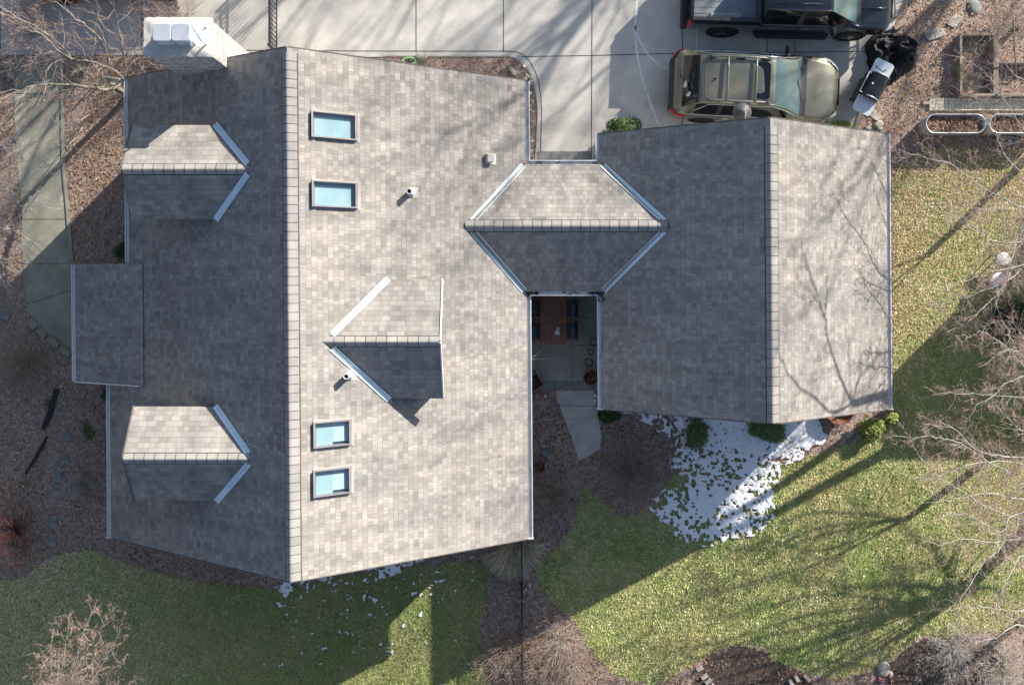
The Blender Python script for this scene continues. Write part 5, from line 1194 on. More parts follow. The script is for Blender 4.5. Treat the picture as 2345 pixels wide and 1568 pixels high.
# ---- oval stock tank planters
def tank(u0, u1, v0, v1, label):
    x0, y1 = P(u0, v0, .6)[:2]; x1, y0 = P(u1, v1, .6)[:2]; r = (y1 - y0) / 2; cy_ = (y0 + y1) / 2; t = thing('stock_tank', ((x0 + x1) / 2, cy_, 0), label, 'planter', 'oval galvanised tanks by the brick path')
    def oval(k, z, n=14):
        rr = r * k; L = []
        for q in range(n + 1): a = R(90 + 180 * q / n); L.append((x0 + r + rr * math.cos(a), cy_ + rr * math.sin(a), z))
        for q in range(n + 1): a = R(-90 + 180 * q / n); L.append((x1 - r + rr * math.cos(a), cy_ + rr * math.sin(a), z))
        return L
    def skin(rings, nm, mat, par):
        mb = MB(); n = len(rings[0])
        for R_ in rings: mb.v += R_
        for i in range(len(rings) - 1):
            for k in range(n): k2 = (k + 1) % n; mb.face([i * n + k, i * n + k2, (i + 1) * n + k2, (i + 1) * n + k], True)
        return mb.build(nm, mat, par)
    zz = [0, .08, .11, .14, .24, .27, .30, .42, .45, .48, .60]; kk = [.95, .95, .99, .95, .96, 1.0, .96, .97, 1.01, .97, .99]
    w_ = skin([oval(k, z) for k, z in zip(kk, zz)] + [oval(.93, .60), oval(.92, .40)], 'tank_wall', M['galv'], t)
    mb = MB(); mb.tube([Vector(p) for p in oval(1.0, .605)] + [Vector(oval(1.0, .605)[0])], .009, 6, cap=False); mb.build('rolled_rim', M['steel_bright'], t)
    s = MB(); s.poly(oval(.93, .48)); s.build('soil', M['soil'], t)
    lx_ = rng.uniform(x0 + .08, x1 - .08, 900); ly_ = rng.uniform(y0 + .06, y1 - .06, 900); lf = MB(); rr = random.Random(int(u0))
    for a, b_ in zip(lx_, ly_):
        if np.hypot(max(0, x0 + r - a) + max(0, a - x1 + r), b_ - cy_) > r * .9: continue
        lf.box((a, b_, .49 + rr.uniform(0, .03)), (rr.uniform(.03, .07), rr.uniform(.02, .035), .004), rr.uniform(0, 6), Matrix.Rotation(rr.uniform(-.6, .6), 3, 'X'))
    tag(lf.build('leaf_fill', M['leafbrown'], t), kind='stuff')
M['leafbrown'] = noisemat('brown_leaf_fill', [(.08, .045, .03), (.24, .14, .09), (.42, .30, .21)], 9, rough=.85, detail=3)
tank(2121, 2257, 262, 305, 'oval galvanised tank of leaves, the one fully in view')
tank(2266, 2420, 262, 305, 'oval galvanised tank of leaves running off the right edge')
# coiled pale hose between the tanks
def coil(u, v, r, n, h, mat, label, sx=1.0, sy=1.0, name='garden_hose', rad=.014):
    x, y = P(u, v, .05)[:2]; rr = random.Random(int(u)); pts = []
    for k in range(n * 18): a = 2 * math.pi * k / 18; q = r * (1 + .16 * math.sin(a * .37 + u) + rr.uniform(-.02, .02)); pts.append((x + q * math.cos(a) * sx + .03 * math.sin(a * .21), y + q * math.sin(a) * sy, .04 + h * k / (n * 18) + .01 * math.sin(a * 1.7)))
    return tag(MB().tube(pts, rad, 6).build(name, mat), label, 'hose')
coil(939, 141, .20, 4, .1, M['hose'], 'coiled green and white garden hose in the bed by the roof', 1.0, .5)
coil(2305, 322, .26, 5, .12, M['galv'], 'loose grey hose coil below the stock tanks', 1.2, .35)

# ---- raised beds of weathered timber
def tbed(pts, label, gap=None, h=.28):
    q = [P(u, v, h)[:2] for u, v in pts]; cx_ = sum(p[0] for p in q) / len(q); cy_ = sum(p[1] for p in q) / len(q)
    t = thing('raised_bed', (cx_, cy_, 0), label, 'raised bed', 'timber raised beds')
    for i in range(len(q)):
        a, b_ = q[i], q[(i + 1) % len(q)]; MB().beam((a[0], a[1], h / 2), (b_[0], b_[1], h / 2), .07, h).build('board', M['timber'], t, bevel=.008)
tbed([(2201, 80), (2278, 78), (2278, 217), (2201, 218)], 'narrow timber bed of leaves nearest the barbecue')
tbed([(2284, 143), (2420, 143), (2420, 217), (2284, 217)], 'timber bed cut off by the right edge')
tag(MB().tube([P(2321, 38, 1.1), P(2323, 110, .6), P(2328, 178, .1)], .022, 8).build('garden_stake', M['timber']), 'slim pale stake leaning over the timber bed', 'stake')
tag(MB().beam((*P(2045, 67, .08)[:2], .08), (*P(2073, 49, .08)[:2], .08), .16, .15).build('timber_offcut', M['timber'], bevel=.02), 'short grey timber block lying in leaves before the truck', 'timber')
# ---- stones
def stone(u, v, w_, d_, h, rot, mat, label, name='stone', group=None, z=0, flat=False):
    x, y = P(u, v, h / 2)[:2]; mb = MB(); n = 18; rr = random.Random(int(u * 7 + v)); ph = rr.uniform(0, 9)
    prof = [(0, 1.0)] if not flat else [(0, 1)]
    lv = ([(1.0, 0), (1.0, .75), (.93, 1.0), (.6, 1.02), (.001, 1.03)] if flat else [(.75, 0), (1.0, .3), (.92, .65), (.65, .92), (.3, 1.0), (.001, 1.02)])
    for k, zz in lv:
        for i in range(n):
            a = 2 * math.pi * i / n; q = 1 + .22 * (float(fbm(math.cos(a) * 1.3 + ph, math.sin(a) * 1.3 + ph, 5, 2)) - .5) * 2
            if flat: q *= min(1 / max(abs(math.cos(a)), 1e-3), 1 / max(abs(math.sin(a)), 1e-3)) ** .75
            lx_, ly_ = k * q * w_ / 2 * math.cos(a), k * q * d_ / 2 * math.sin(a); c, s = math.cos(rot), math.sin(rot)
            mb.v.append((x + lx_ * c - ly_ * s, y + lx_ * s + ly_ * c, z + h * zz + (.15 * h * (float(vnoise(lx_ * 12 + ph, ly_ * 12, 3)) - .5) if zz > .5 else 0)))
    for j in range(len(lv) - 1):
        for i in range(n): i2 = (i + 1) % n; mb.face([j * n + i, j * n + i2, (j + 1) * n + i2, (j + 1) * n + i], not flat)
    return tag(mb.build(name, M[mat]), label, 'stone', group)
STONES = [
 (965, 131, .42, .24, .16, .2, 'fieldstone', 'pale boulder beside the green garden hose'),
 (1174, 163, .30, .12, .12, -.9, 'fieldstone', 'white-grey slab stone inside the curb bend'),
 (1010, 157, .16, .09, .08, .1, 'fieldstone', 'small white stone poking out at the roof edge by the hose'),
 (1996, 215, .45, .3, .06, 1.2, 'fieldstone', 'flat pale flagstone touching the barbecue'),
 (2002, 262, .40, .25, .06, -.6, 'fieldstone', 'broken flagstone below the barbecue shelf'),
 (2012, 285, .34, .22, .08, .3, 'fieldstone', 'tan flagstone near the garage roof corner'),
 (1986, 294, .20, .14, .12, .3, 'bluestone', 'dark round stone at the garage roof edge'),
 (2013, 296, .16, .13, .12, .3, 'bluestone', 'dark round stone beside the garage roof corner'),
 (2232, 16, .40, .50, .08, .2, 'bluestone', 'grey flagstone near the top edge'),
 (2140, 78, .55, .32, .05, .3, 'fieldstone', 'pale flagstone under leaves right of the black cover'),
 (2185, 48, .4, .3, .05, .9, 'fieldstone', 'pale flagstone between the truck and the stake'),
 (1998, 963, .30, .22, .2, 0, 'bluestone', 'grey boulder by the garage corner, left of its pair'),
 (2029, 969, .19, .19, .2, 0, 'bluestone', 'grey boulder by the garage corner, right of its pair'),
 (1946, 992, .26, .16, .05, .5, 'fieldstone', 'flat stone in bark below the rusty bowl'),
 (1965, 1000, .2, .14, .05, -.5, 'fieldstone', 'flat stone in bark nearest the yellow-green shrub'),
 (1228, 905, .16, .16, .08, 0, 'fieldstone', 'round tan stone at the patio edge'),
 (1215, 904, .10, .12, .08, 0, 'whitepaint', 'small white stone under the house gutter by the patio'),
 (1249, 906, .09, .10, .07, 0, 'whitepaint', 'small white stone beside the garden path'),
 (1363, 905, .10, .12, .07, 0, 'whitepaint', 'white stone at the garage gutter near the terracotta pot'),
 (1362, 916, .13, .10, .07, 0, 'whitepaint', 'lower white stone at the garage gutter'),
 (1391, 996, .20, .17, .05, .7, 'bluestone', 'teal-grey stone right of the garden path'),
 (1243, 1070, .0 + .24, .22, .10, .4, 'whitepaint', 'white quartz lump beside the rust-rimmed pot'),
 (1250, 1036, .26, .22, .05, .4, 'bluestone', 'dark slate lying in the bed beside the garden path'),
 (122, 1194, .25, .40, .06, .05, 'bluestone', 'grey stepping stone, upper of the close pair in the left bed'),
 (120, 1236, .25, .36, .06, -.1, 'bluestone', 'grey stepping stone, lowest in the left bed'),
 (134, 1087, .24, .46, .06, -.15, 'bluestone', 'long grey stepping stone in the left bed'),
 (128, 1122, .26, .36, .05, .1, 'bluestone', 'half-buried stepping stone below the long one'),
 (149, 1052, .26, .22, .05, .3, 'bluestone', 'stepping stone closest to the black edging strip'),
 (157, 1000, .22, .24, .05, .6, 'bluestone', 'small slate between mossy tufts in the left bed'),
 (8, 718, .44, .3, .08, -.5, 'bluestone', 'grey slab stone at the left edge below the path'),
 (75, 742, .30, .18, .12, -.9, 'concrete_old', 'mossy kerb stone at the path tip'),
 (95, 762, .34, .16, .12, -.75, 'concrete_old', 'mossy kerb stone in the middle of the row'),
 (122, 783, .38, .17, .12, -.65, 'concrete_old', 'mossy kerb stone nearest the porch roof'),
 (150, 806, .34, .16, .12, -.6, 'concrete_old', 'mossy kerb stone tucked below the porch corner'),
 (20, 150, .22, .34, .18, 0, 'fieldstone', 'pale block stone by the kerb at the left edge'),
 (26, 172, .20, .26, .18, .3, 'fieldstone', 'second pale block stone by the kerb at the left edge'),
 (2024, 1531, .40, .50, .10, -.5, 'fieldstone', 'mossy flat rock at the foot of the lawn'),
 (2040, 1542, .16, .2, .09, .1, 'fieldstone', 'round cream rock beside the mossy flat rock'),
]
for s_ in STONES: stone(*s_[:6], s_[6], s_[7], flat=s_[4] < .07 or 'slab' in s_[7] or 'block' in s_[7] or 'kerb' in s_[7])
rr = random.Random(9)
for i in range(26):        # river pebbles between curb and wall
    v = rr.uniform(150, 372); u = 1207 + (16 if v < 250 else 12) * rr.random() + (0 if v > 200 else -8)
    stone(u, v, rr.uniform(.07, .17), rr.uniform(.06, .13), .07, rr.uniform(0, 3), rr.choice(['fieldstone', 'bluestone', 'whitepaint', 'fieldstone', 'bluestone']), 'river pebble in the strip between the main house and the curb', 'pebble', 'pebbles in the strip beside the main house')
for i in range(8):
    stone(1366 + rr.uniform(-3, 5), rr.uniform(340, 372), rr.uniform(.08, .16), rr.uniform(.06, .12), .08, rr.uniform(0, 3), rr.choice(['fieldstone', 'bluestone']), 'dark stone in the corner beside the garage and breezeway', 'pebble', 'stones in the corner by the breezeway')
M['palebrick'] = noisemat('pale_brick', [(.42, .37, .33), (.60, .56, .51)], 6, rough=.9, det2=(25, .1))
BR = [(1602, 1530, 30, 'pale brick at the bottom bed, topmost of the left row'), (1613, 1549, 34, 'pale brick at the bottom bed, second of the left row'), (1622, 1560, 38, 'pale brick at the bottom bed, third of the left row'), (1628, 1571, 44, 'pale brick cut by the bottom edge in the left row'), (1812, 1563, 120, 'pale brick leaning left of the grey one at the bottom bed'), (1825, 1553, 118, 'greyish brick between two pale ones at the bottom bed'), (1848, 1552, 128, 'long white brick right of the greyish one'), (2041, 1553, 105, 'pink brick beside the mossy flat rock'), (2018, 1556, 160, 'broken red brick piece left of the pink one')]
for i, (u, v, a, lb_) in enumerate(BR):
    tag(MB().box((*P(u, v, .06)[:2], .045), (.20 if i != 6 else .24, .10, .09), R(a)).build('brick', M['palebrick'] if i < 7 else M['terracotta'], bevel=.008), lb_, 'brick')
# ---- black edging strips
def ribbon(pts, w_, h, name, mat, label, cat):
    p = [Vector(P(u, v, 0)) for u, v in pts]; mb = MB(); n = len(p)
    for i, q in enumerate(p):
        t = (p[min(i + 1, n - 1)] - p[max(i - 1, 0)]).normalized(); nn = Vector((-t.y, t.x, 0)) * w_[i] / 2; mb.v += [tuple(q - nn + Vector((0, 0, .02))), tuple(q - nn + Vector((0, 0, h))), tuple(q + nn + Vector((0, 0, h * .9))), tuple(q + nn + Vector((0, 0, .02)))]
    for i in range(n - 1):
        for k in range(4): k2 = (k + 1) % 4; mb.face([i * 4 + k, i * 4 + k2, (i + 1) * 4 + k2, (i + 1) * 4 + k])
    mb.face([0, 1, 2, 3]); mb.face([(n - 1) * 4 + k for k in (3, 2, 1, 0)])
    return tag(mb.build(name, mat, fixn=True), label, cat)
ribbon([(131, 890), (126, 915), (119, 938), (111, 960), (101, 981)], [.13, .12, .13, .13, .12], .09, 'edging_strip', M['edging'], 'wider black plastic edging strip in the left bed', 'edging')
ribbon([(109, 999), (98, 1023), (82, 1050), (61, 1082)], [.05, .09, .08, .04], .08, 'edging_strip', M['edging'], 'thinner black plastic edging strip below the wide one', 'edging')
# ---- iron fences
def fence(name, a, b_, h, label, gap=.11, rings=False, posts=(0, 1)):
    a, b_ = Vector((*a, 0)), Vector((*b_, 0)); d = b_ - a; L = d.length; t = thing(name, tuple((a + b_) / 2), label, 'fence'); z = Vector((0, 0, 1))
    tn = d.normalized(); nn = Vector((-tn.y, tn.x, 0))
    for zz in ((.12, h - .12, h) if rings else (.15, h - .02)): MB().beam(a + z * zz, b_ + z * zz, .03 if rings else .035, .025).build('rail', M['iron'], t)
    n = int(L / gap)
    for k in range(n + 1):
        if k % 1 == 0 and k < 100: q = a + d * k / n; MB().beam(q + z * .03, q + z * (h - .02), .018, .018).build('baluster', M['iron'], t)
    if rings:
        for k in range(n):
            q = a + d * (k + .5) / n + z * (h - .06); MB().tube([q + tn * (.042 * math.cos(x)) + z * (.042 * math.sin(x)) for x in [2 * math.pi * i / 12 for i in range(13)]], .007, 4, cap=False).build('ring_ornament', M['iron'], t)
    for p in posts: q = a + d * p; MB().beam(q, q + z * (h + .08), .06, .06).build('post', M['iron'], t)
fx = (635.6 - U0) * H / FOC
fence('iron_fence', (fx, 6.62), (fx + .0, 9.6), 1.02, 'black iron railing crossing the pale driveway beyond the roof peak', rings=True, gap=.13)
fence('iron_fence', (.42, -6.75), (.46, -12.6), 1.15, 'black iron fence running down from the house corner through the leaves', posts=(0, .36, .72, 1))
# mossy stone pier and step by that fence
t = thing('stone_pier', (*P(1200, 1306, .3)[:2], 0), 'mossy rectangular stone block beside the iron fence', 'stone block')
x0, y1 = P(1188.5, 1287, .35)[:2]; x1, y0 = P(1211.5, 1322, .35)[:2]
MB().box(((x0 + x1) / 2 + .02, (y0 + y1) / 2, .175), (x1 - x0 - .04, y1 - y0, .35)).build('block', M['concrete_old'], t, bevel=.01)
MB().box(((x0 + x1) / 2 + .02, y0 - .055, .12), (x1 - x0 - .06, .09, .24)).build('foot_block', M['concrete_old'], t, bevel=.01)
for u, v, r_, lb_ in ((1212, 1339, .10, 'largest white pebble below the stone pier'), (1204, 1349, .07, 'oval white pebble below the stone pier'), (1197, 1356, .08, 'white pebble against the iron fence'), (1198, 1378, .04, 'tiny white pebble beside the iron fence')):
    stone(u, v, r_, r_ * .75, .05, .4, 'whitepaint', lb_, 'pebble')
tag(MB().tube([(*P(1196, 1465, .3)[:2], .3), (*P(1196, 1452, .3)[:2], .3)], .012, 6).build('fence_clip', M['whitepaint']), 'short white strip tied to the iron fence', 'strip')
# ---- white garden seats at the right edge
def gstool(u, v, w_, d_, rot, label):
    x, y = P(u, v, .5)[:2]; t = thing('white_stool', (x, y, 0), label, 'seat', rz=rot)
    MB().lathe([(.001, .47), (w_ * .5, .465), (w_ * .55, .45), (w_ * .5, .42), (.001, .42)], (0, 0, 0), 20, sc=(1, d_ / w_)).build('seat', M['whitepaint'], t, local=True)
    for k in range(4): a = R(45 + 90 * k); MB().tube([(w_ * .4 * math.cos(a), d_ * .4 * math.sin(a), .42), (w_ * .5 * math.cos(a), d_ * .5 * math.sin(a), 0)], .02, 6).build('leg', M['silver'], t, local=True)
gstool(2300, 593, .38, .36, 0, 'round white stool under the branches, farther from the lawn shadow')
gstool(2289, 641, .46, .40, .4, 'round pale blue-white stool under the branches at the lawn shadow')
# tennis-ball sized green ball on the lawn
x, y = P(2202.5, 783, .05)[:2]; tag(MB().lathe([(.001, -.04), (.028, -.028), (.04, 0), (.028, .028), (.001, .04)], (x, y, .06), 14).build('ball', noisemat('ball_felt', [(.55, .65, .30), (.68, .75, .42)], 9)), 'small pale green ball on the shaded lawn', 'ball')
tag(MB().lathe([(.07, 0), (.09, .2), (.092, .2), (.075, .02)], (*P(2326, 67, .2)[:2], 0), 20).build('black_pot', M['plastic']), 'small black plastic pot near the leaning stake', 'pot')
# shed and neighbours out of frame that shade the lawn
sh_ = thing('garden_shed', (18.2, .9, 0), 'plain timber shed standing just outside the right edge', 'shed')
mb = MB(); uvbox(mb, 16.2, 20.2, -.1, 2.15, 0, 3.0); mb.build('wall', M['timber'], sh_)
MB().prism([(16.1, -.15), (20.3, -.15), (20.3, 2.2), (16.1, 2.2)], 3.0, 3.1).build('roof', M['edge'], sh_)
# ================================================================ PLANTS
M['bark'] = noisemat('grey_bark', [(.16, .14, .11), (.32, .29, .23), (.46, .43, .36)], 7, rough=.9, bump=.006, bscale=40)
M['bark_pale'] = noisemat('pale_bark', [(.30, .28, .25), (.48, .46, .42)], 7, rough=.85)
M['bark_dark'] = noisemat('dark_bark', [(.06, .05, .04), (.13, .11, .09)], 6, rough=.95)
M['twig'] = noisemat('grey_twig', [(.38, .36, .34), (.60, .57, .54)], 5, rough=.85)
M['twig_red'] = noisemat('red_twig', [(.34, .21, .17), (.56, .42, .36)], 4, rough=.85)
M['twig_crimson'] = noisemat('crimson_twig', [(.07, .022, .022), (.14, .05, .047)], 4, rough=.8)
M['twig_brown'] = noisemat('brown_twig', [(.22, .17, .14), (.46, .37, .31)], 5, rough=.9)
class Wood:
    """branches gathered as triangular tubes with numpy, split by thickness"""
    def __init__(s): s.seg = []
    def path(s, pts, r): s.seg.append((np.array([tuple(p) for p in pts]), np.array(r)))
    def mesh(s, lo, hi, n):
        V = []; F = []; b = 0
        for pts, r in s.seg:
            if not (lo <= r.max() < hi): continue
            t = np.gradient(pts, axis=0); t /= np.linalg.norm(t, axis=1)[:, None] + 1e-9
            up = np.array([0, 0, 1.0]) if abs(t[0, 2]) < .85 else np.array([1.0, 0, 0]); a = np.cross(t, up); a /= np.linalg.norm(a, axis=1)[:, None] + 1e-9; c = np.cross(a, t)
            ang = 2 * np.pi * np.arange(n) / n
            ring = pts[:, None, :] + (a[:, None, :] * np.cos(ang)[None, :, None] + c[:, None, :] * np.sin(ang)[None, :, None]) * r[:, None, None]
            m_ = len(pts); V.append(ring.reshape(-1, 3)); i = np.arange(m_ - 1)[:, None]; k = np.arange(n)[None, :]; k2 = (k + 1) % n
            F.append(np.stack([b + i * n + k, b + i * n + k2, b + (i + 1) * n + k2, b + (i + 1) * n + k], -1).reshape(-1, 4)); b += m_ * n
        return (np.concatenate(V), np.concatenate(F)) if V else (None, None)
def spray(wd, p, d, L, r, depth, rg, up=.15, wig=.22, kids=(3, 5), kl=(.35, .6), spread=.75, nseg=6, flat=1.0):
    p = np.array(p, float); d = np.array(d, float); d /= np.linalg.norm(d) + 1e-9; pts = [p.copy()]; dirs = []
    for i in range(nseg):
        d = d + rg.normal(0, wig, 3) * np.array([1, 1, flat]) + np.array([0, 0, up * .3]); d /= np.linalg.norm(d); p = p + d * L / nseg; pts.append(p.copy()); dirs.append(d.copy())
    rr = r * np.linspace(1, .35, nseg + 1); wd.path(pts, rr)
    if depth > 0:
        for k in range(rg.integers(kids[0], kids[1] + 1)):
            i = rg.integers(1, nseg + 1) if k else nseg; q = pts[i]; dd = dirs[i - 1]; s = rg.normal(0, 1, 3) * np.array([1, 1, flat]); s -= dd * (s @ dd); s /= np.linalg.norm(s) + 1e-9
            nd = dd * (1 - .35 * spread) + s * spread * rg.uniform(.5, 1.1)
            spray(wd, q, nd, L * rg.uniform(*kl), max(rr[i] * .62, .0034), depth - 1, rg, up, wig, kids, kl, spread, max(3, nseg - 1), flat)
def limb(wd, pts, r0, r1, rg, gap=.22, tl=(.5, 1.2), depth=2, start=0.0, up=.1, sub=3, wig=.02, tr=.35, **kw):
    """a drawn limb with side sprays"""
    A, ix = catmull(np.array(pts), 5); A = A + rg.normal(0, wig, A.shape) * np.linspace(0, 1, len(A))[:, None]; n = len(A); rr = np.linspace(r0, r1, n); wd.path(A, rr)
    seg = np.linalg.norm(np.diff(A, axis=0), axis=1); cum = np.concatenate([[0], np.cumsum(seg)]); T = cum[-1]; s = T * start + gap * .5
    while s < T:
        i = int(np.searchsorted(cum, s)) - 1; i = max(0, min(n - 2, i)); q = A[i] + (A[i + 1] - A[i]) * ((s - cum[i]) / max(seg[i], 1e-6)); t = (A[i + 1] - A[i]) / max(seg[i], 1e-6)
        sd_ = rg.normal(0, 1, 3) * np.array([1, 1, .6]); sd_ -= t * (sd_ @ t); sd_ /= np.linalg.norm(sd_) + 1e-9; f = 1 - .45 * s / T
        spray(wd, q, t * .55 + sd_ * .8, rg.uniform(*tl) * f, max(.0042, rr[i] * tr), depth, rg, up, **kw); s += gap * rg.uniform(.6, 1.4)
    spray(wd, A[-1], A[-1] - A[-2], tl[1] * .6, r1, depth, rg, up, **kw)
def plant(name, base, wd, label, cat, mats=('bark', 'twig', 'twig_red'), cuts=(.009, .0042), group=None, names=('trunk', 'branches', 'twigs')):
    t = thing(name, tuple(base), label, cat, group)
    for (lo, hi, n, mt, nm) in ((cuts[0], 9, 7, mats[0], names[0]), (cuts[1], cuts[0], 4, mats[1], names[1]), (0, cuts[1], 3, mats[2], names[2])):
        V, F = wd.mesh(lo, hi, n)
        if V is None: continue
        V = V - np.array(base); npmesh(nm, V, F, M[mt], parent=t, smooth=True)
    return t
def W3(u, v, z): return P(u, v, z)

# ---- tree by the chimney corner (upper left)
rg = np.random.default_rng(11); wd = Wood(); base = (-11.05, 5.35, 0)
hub = (-10.95, 5.45, 2.0); wd.path([base, (-11.02, 5.4, 1.0), hub, W3(286, 186, 2.8)], [.10, .085, .075, .065])
K = dict(gap=.16, depth=2, wig=.02)
limb(wd, [W3(286, 186, 2.8), W3(258, 203, 3.2), W3(230, 205, 3.5), W3(190, 197, 3.8), W3(120, 193, 4.2), W3(50, 205, 4.5), W3(-20, 235, 4.8)], .055, .012, rg, start=.15, **K)
limb(wd, [W3(286, 186, 2.8), W3(262, 163, 3.2), W3(240, 153, 3.5), W3(205, 140, 3.8), W3(170, 137, 4.1), W3(135, 118, 4.4), W3(100, 85, 4.8), W3(60, 55, 5.2), W3(5, 18, 5.6)], .05, .010, rg, start=.2, **K)
limb(wd, [W3(170, 137, 4.1), W3(130, 140, 4.3), W3(110, 158, 4.5), W3(100, 186, 4.6)], .018, .008, rg, **K)
limb(wd, [W3(250, 150, 3.3), W3(242, 118, 3.7), W3(225, 85, 4.1), W3(190, 55, 4.5), W3(150, 25, 4.9), W3(115, -10, 5.3)], .045, .010, rg, start=.1, **K)
limb(wd, [W3(286, 150, 3.0), W3(278, 100, 3.6), W3(268, 50, 4.2), W3(262, 20, 4.6), W3(258, -20, 5.0)], .028, .009, rg, **K)
limb(wd, [W3(215, 180, 3.5), W3(180, 155, 3.9), W3(150, 115, 4.3), W3(110, 80, 4.7), W3(70, 55, 5.0), W3(25, 40, 5.3)], .028, .008, rg, **K)
limb(wd, [W3(286, 180, 2.9), W3(303, 158, 3.2), W3(318, 146, 3.4), W3(345, 143, 3.7)], .022, .008, rg, gap=.25, depth=1, wig=.02)
limb(wd, [W3(286, 186, 2.8), W3(288, 160, 3.4), W3(305, 130, 3.9), W3(312, 95, 4.4)], .02, .007, rg, gap=.25, depth=1, wig=.02)
limb(wd, [W3(240, 200, 3.3), W3(170, 205, 3.7), W3(110, 215, 4.0), W3(50, 240, 4.3)], .022, .007, rg, **K)
limb(wd, [W3(225, 203, 3.4), W3(190, 225, 3.3), W3(170, 245, 3.2), W3(160, 270, 3.0)], .018, .006, rg, gap=.3, depth=1, wig=.02)
plant('bare_tree', base, wd, 'leafless multi-limbed tree rooted at the roof corner by the chimney', 'tree', mats=('bark', 'twig', 'twig_red'))
# ---- left edge shrubs reaching over the path
rg = np.random.default_rng(12); wd = Wood(); base = (-15.6, 1.6, 0)
for p in ([W3(-40, 500, .5), W3(0, 478, 1.6), W3(60, 472, 2.0), W3(120, 478, 2.2)], [W3(-40, 560, .8), W3(10, 520, 1.6), W3(60, 545, 2.0), W3(110, 590, 2.2), W3(150, 610, 2.3)], [W3(-40, 570, .8), W3(0, 600, 1.5), W3(40, 600, 1.8), W3(80, 620, 2.0), W3(75, 660, 2.0)], [W3(-40, 590, .8), W3(-5, 630, 1.5), W3(20, 660, 1.7)], [W3(-40, 420, .8), W3(10, 385, 1.9), W3(60, 370, 2.2), W3(100, 385, 2.4)], [W3(-40, 400, .8), W3(30, 430, 1.8), W3(80, 455, 2.0)], [W3(-40, 330, 1), W3(20, 330, 2.1), W3(70, 350, 2.4)]):
    limb(wd, p, .014, .005, rg, gap=.14, tl=(.35, .8), depth=2)
plant('bare_shrub', base, wd, 'pale leafless shrub reaching in from the left edge over the path', 'shrub', mats=('bark_pale', 'twig', 'twig'))
rg = np.random.default_rng(13); wd = Wood(); base = (-13.2, 4.0, 0)
limb(wd, [W3(205, 262, .1), W3(172, 285, 1.2), W3(155, 300, 1.8), W3(130, 285, 2.2)], .012, .005, rg, gap=.2, tl=(.3, .7), depth=2)
limb(wd, [W3(190, 290, .1), W3(160, 330, 1.2), W3(120, 330, 1.8), W3(80, 345, 2.2), W3(50, 330, 2.4)], .012, .005, rg, gap=.2, tl=(.3, .7), depth=2)
plant('bare_shrub', (-12.6, 4.4, 0), wd, 'small leafless sapling between the path and the shaded dormer', 'shrub', mats=('bark_pale', 'twig', 'twig'))

# ---- trees at the right edge
def rtree(name, base, crown, limbs, seed, label, mats=('bark_pale', 'twig', 'twig_red'), gap=.12, tl=(.35, .95), depth=2, r0=.015):
    rg = np.random.default_rng(seed); wd = Wood(); wd.path([base, tuple(np.array(base) * .5 + np.array(crown) * .5 + np.array([.1, .05, 0])), crown], [.13, .11, .085])
    for pts in limbs:
        L = [np.array(W3(*p)) for p in pts]; limb(wd, [np.array(crown), *L], r0 * 1.5, .006, rg, gap=gap, tl=tl, depth=depth, start=.12)
    return plant(name, base, wd, label, 'tree', mats=mats)
rtree('bare_tree', (16.3, 4.6, 0), (15.6, 4.0, 2.0), [
  [(2400, 420, 3.2), (2345, 398, 3.4), (2316, 373, 3.6), (2298, 350, 3.8), (2278, 301, 4.0), (2257, 263, 4.1), (2232, 220, 4.2)],
  [(2390, 360, 3.2), (2345, 299, 3.6), (2296, 225, 4.0), (2268, 179, 4.2), (2235, 150, 4.3), (2204, 135, 4.4)],
  [(2400, 220, 3.2), (2345, 185, 3.6), (2310, 160, 3.9), (2290, 120, 4.2)],
  ], 21, 'leafless tree branch cluster over the stock tanks, upper right')
rtree('bare_tree', (16.0, 1.2, 0), (15.4, 1.0, 2.3), [
  [(2400, 500, 3.2), (2342, 476, 3.5), (2293, 453, 3.8), (2247, 427, 4.1), (2214, 404, 4.2), (2176, 376, 4.3), (2130, 366, 4.4), (2079, 348, 4.5), (2036, 336, 4.5)],
  [(2380, 545, 3.2), (2330, 555, 3.5), (2273, 552, 3.8), (2232, 519, 4.0), (2194, 491, 4.2), (2160, 463, 4.3)],
  [(2390, 520, 3.2), (2345, 500, 3.4), (2321, 480, 3.7), (2240, 478, 4.0), (2175, 478, 4.3)],
  [(2370, 480, 3.2), (2330, 540, 3.4), (2322, 577, 3.6), (2300, 640, 3.8), (2286, 672, 3.9), (2250, 706, 4.0), (2214, 741, 4.1), (2168, 762, 4.2)],
  [(2360, 500, 3.2), (2322, 600, 3.4), (2298, 660, 3.7), (2282, 690, 3.8), (2293, 728, 4.0), (2316, 774, 4.1), (2330, 810, 4.2)],
  [(2390, 590, 3.2), (2330, 610, 3.6), (2280, 620, 3.9), (2220, 640, 4.1), (2160, 660, 4.2)],
  [(2380, 580, 3.2), (2335, 620, 3.4), (2310, 640, 3.7), (2240, 672, 4.0), (2180, 690, 4.1), (2130, 700, 4.2)],
  ], 22, 'largest leafless tree at the right edge, branching over the pale stools', gap=.09)
rtree('bare_tree', (16.4, -3.6, 0), (15.5, -3.2, 2.3), [
  [(2400, 840, 3.0), (2345, 838, 3.4), (2300, 790, 3.7), (2250, 760, 4.0), (2220, 770, 4.1)],
  [(2400, 860, 3.0), (2345, 862, 3.4), (2303, 878, 3.7), (2278, 903, 3.9), (2250, 920, 4.0)],
  [(2400, 930, 3.0), (2345, 911, 3.4), (2280, 906, 3.8), (2232, 901, 4.0), (2181, 901, 4.2)],
  [(2400, 800, 3.0), (2350, 780, 3.4), (2320, 740, 3.8), (2290, 735, 4.0), (2250, 750, 4.1)],
  [(2400, 900, 3.0), (2345, 820, 3.4), (2310, 800, 3.8), (2270, 820, 4.0)],
  ], 23, 'leafless tree at the right edge beside the shed shadow', gap=.09)
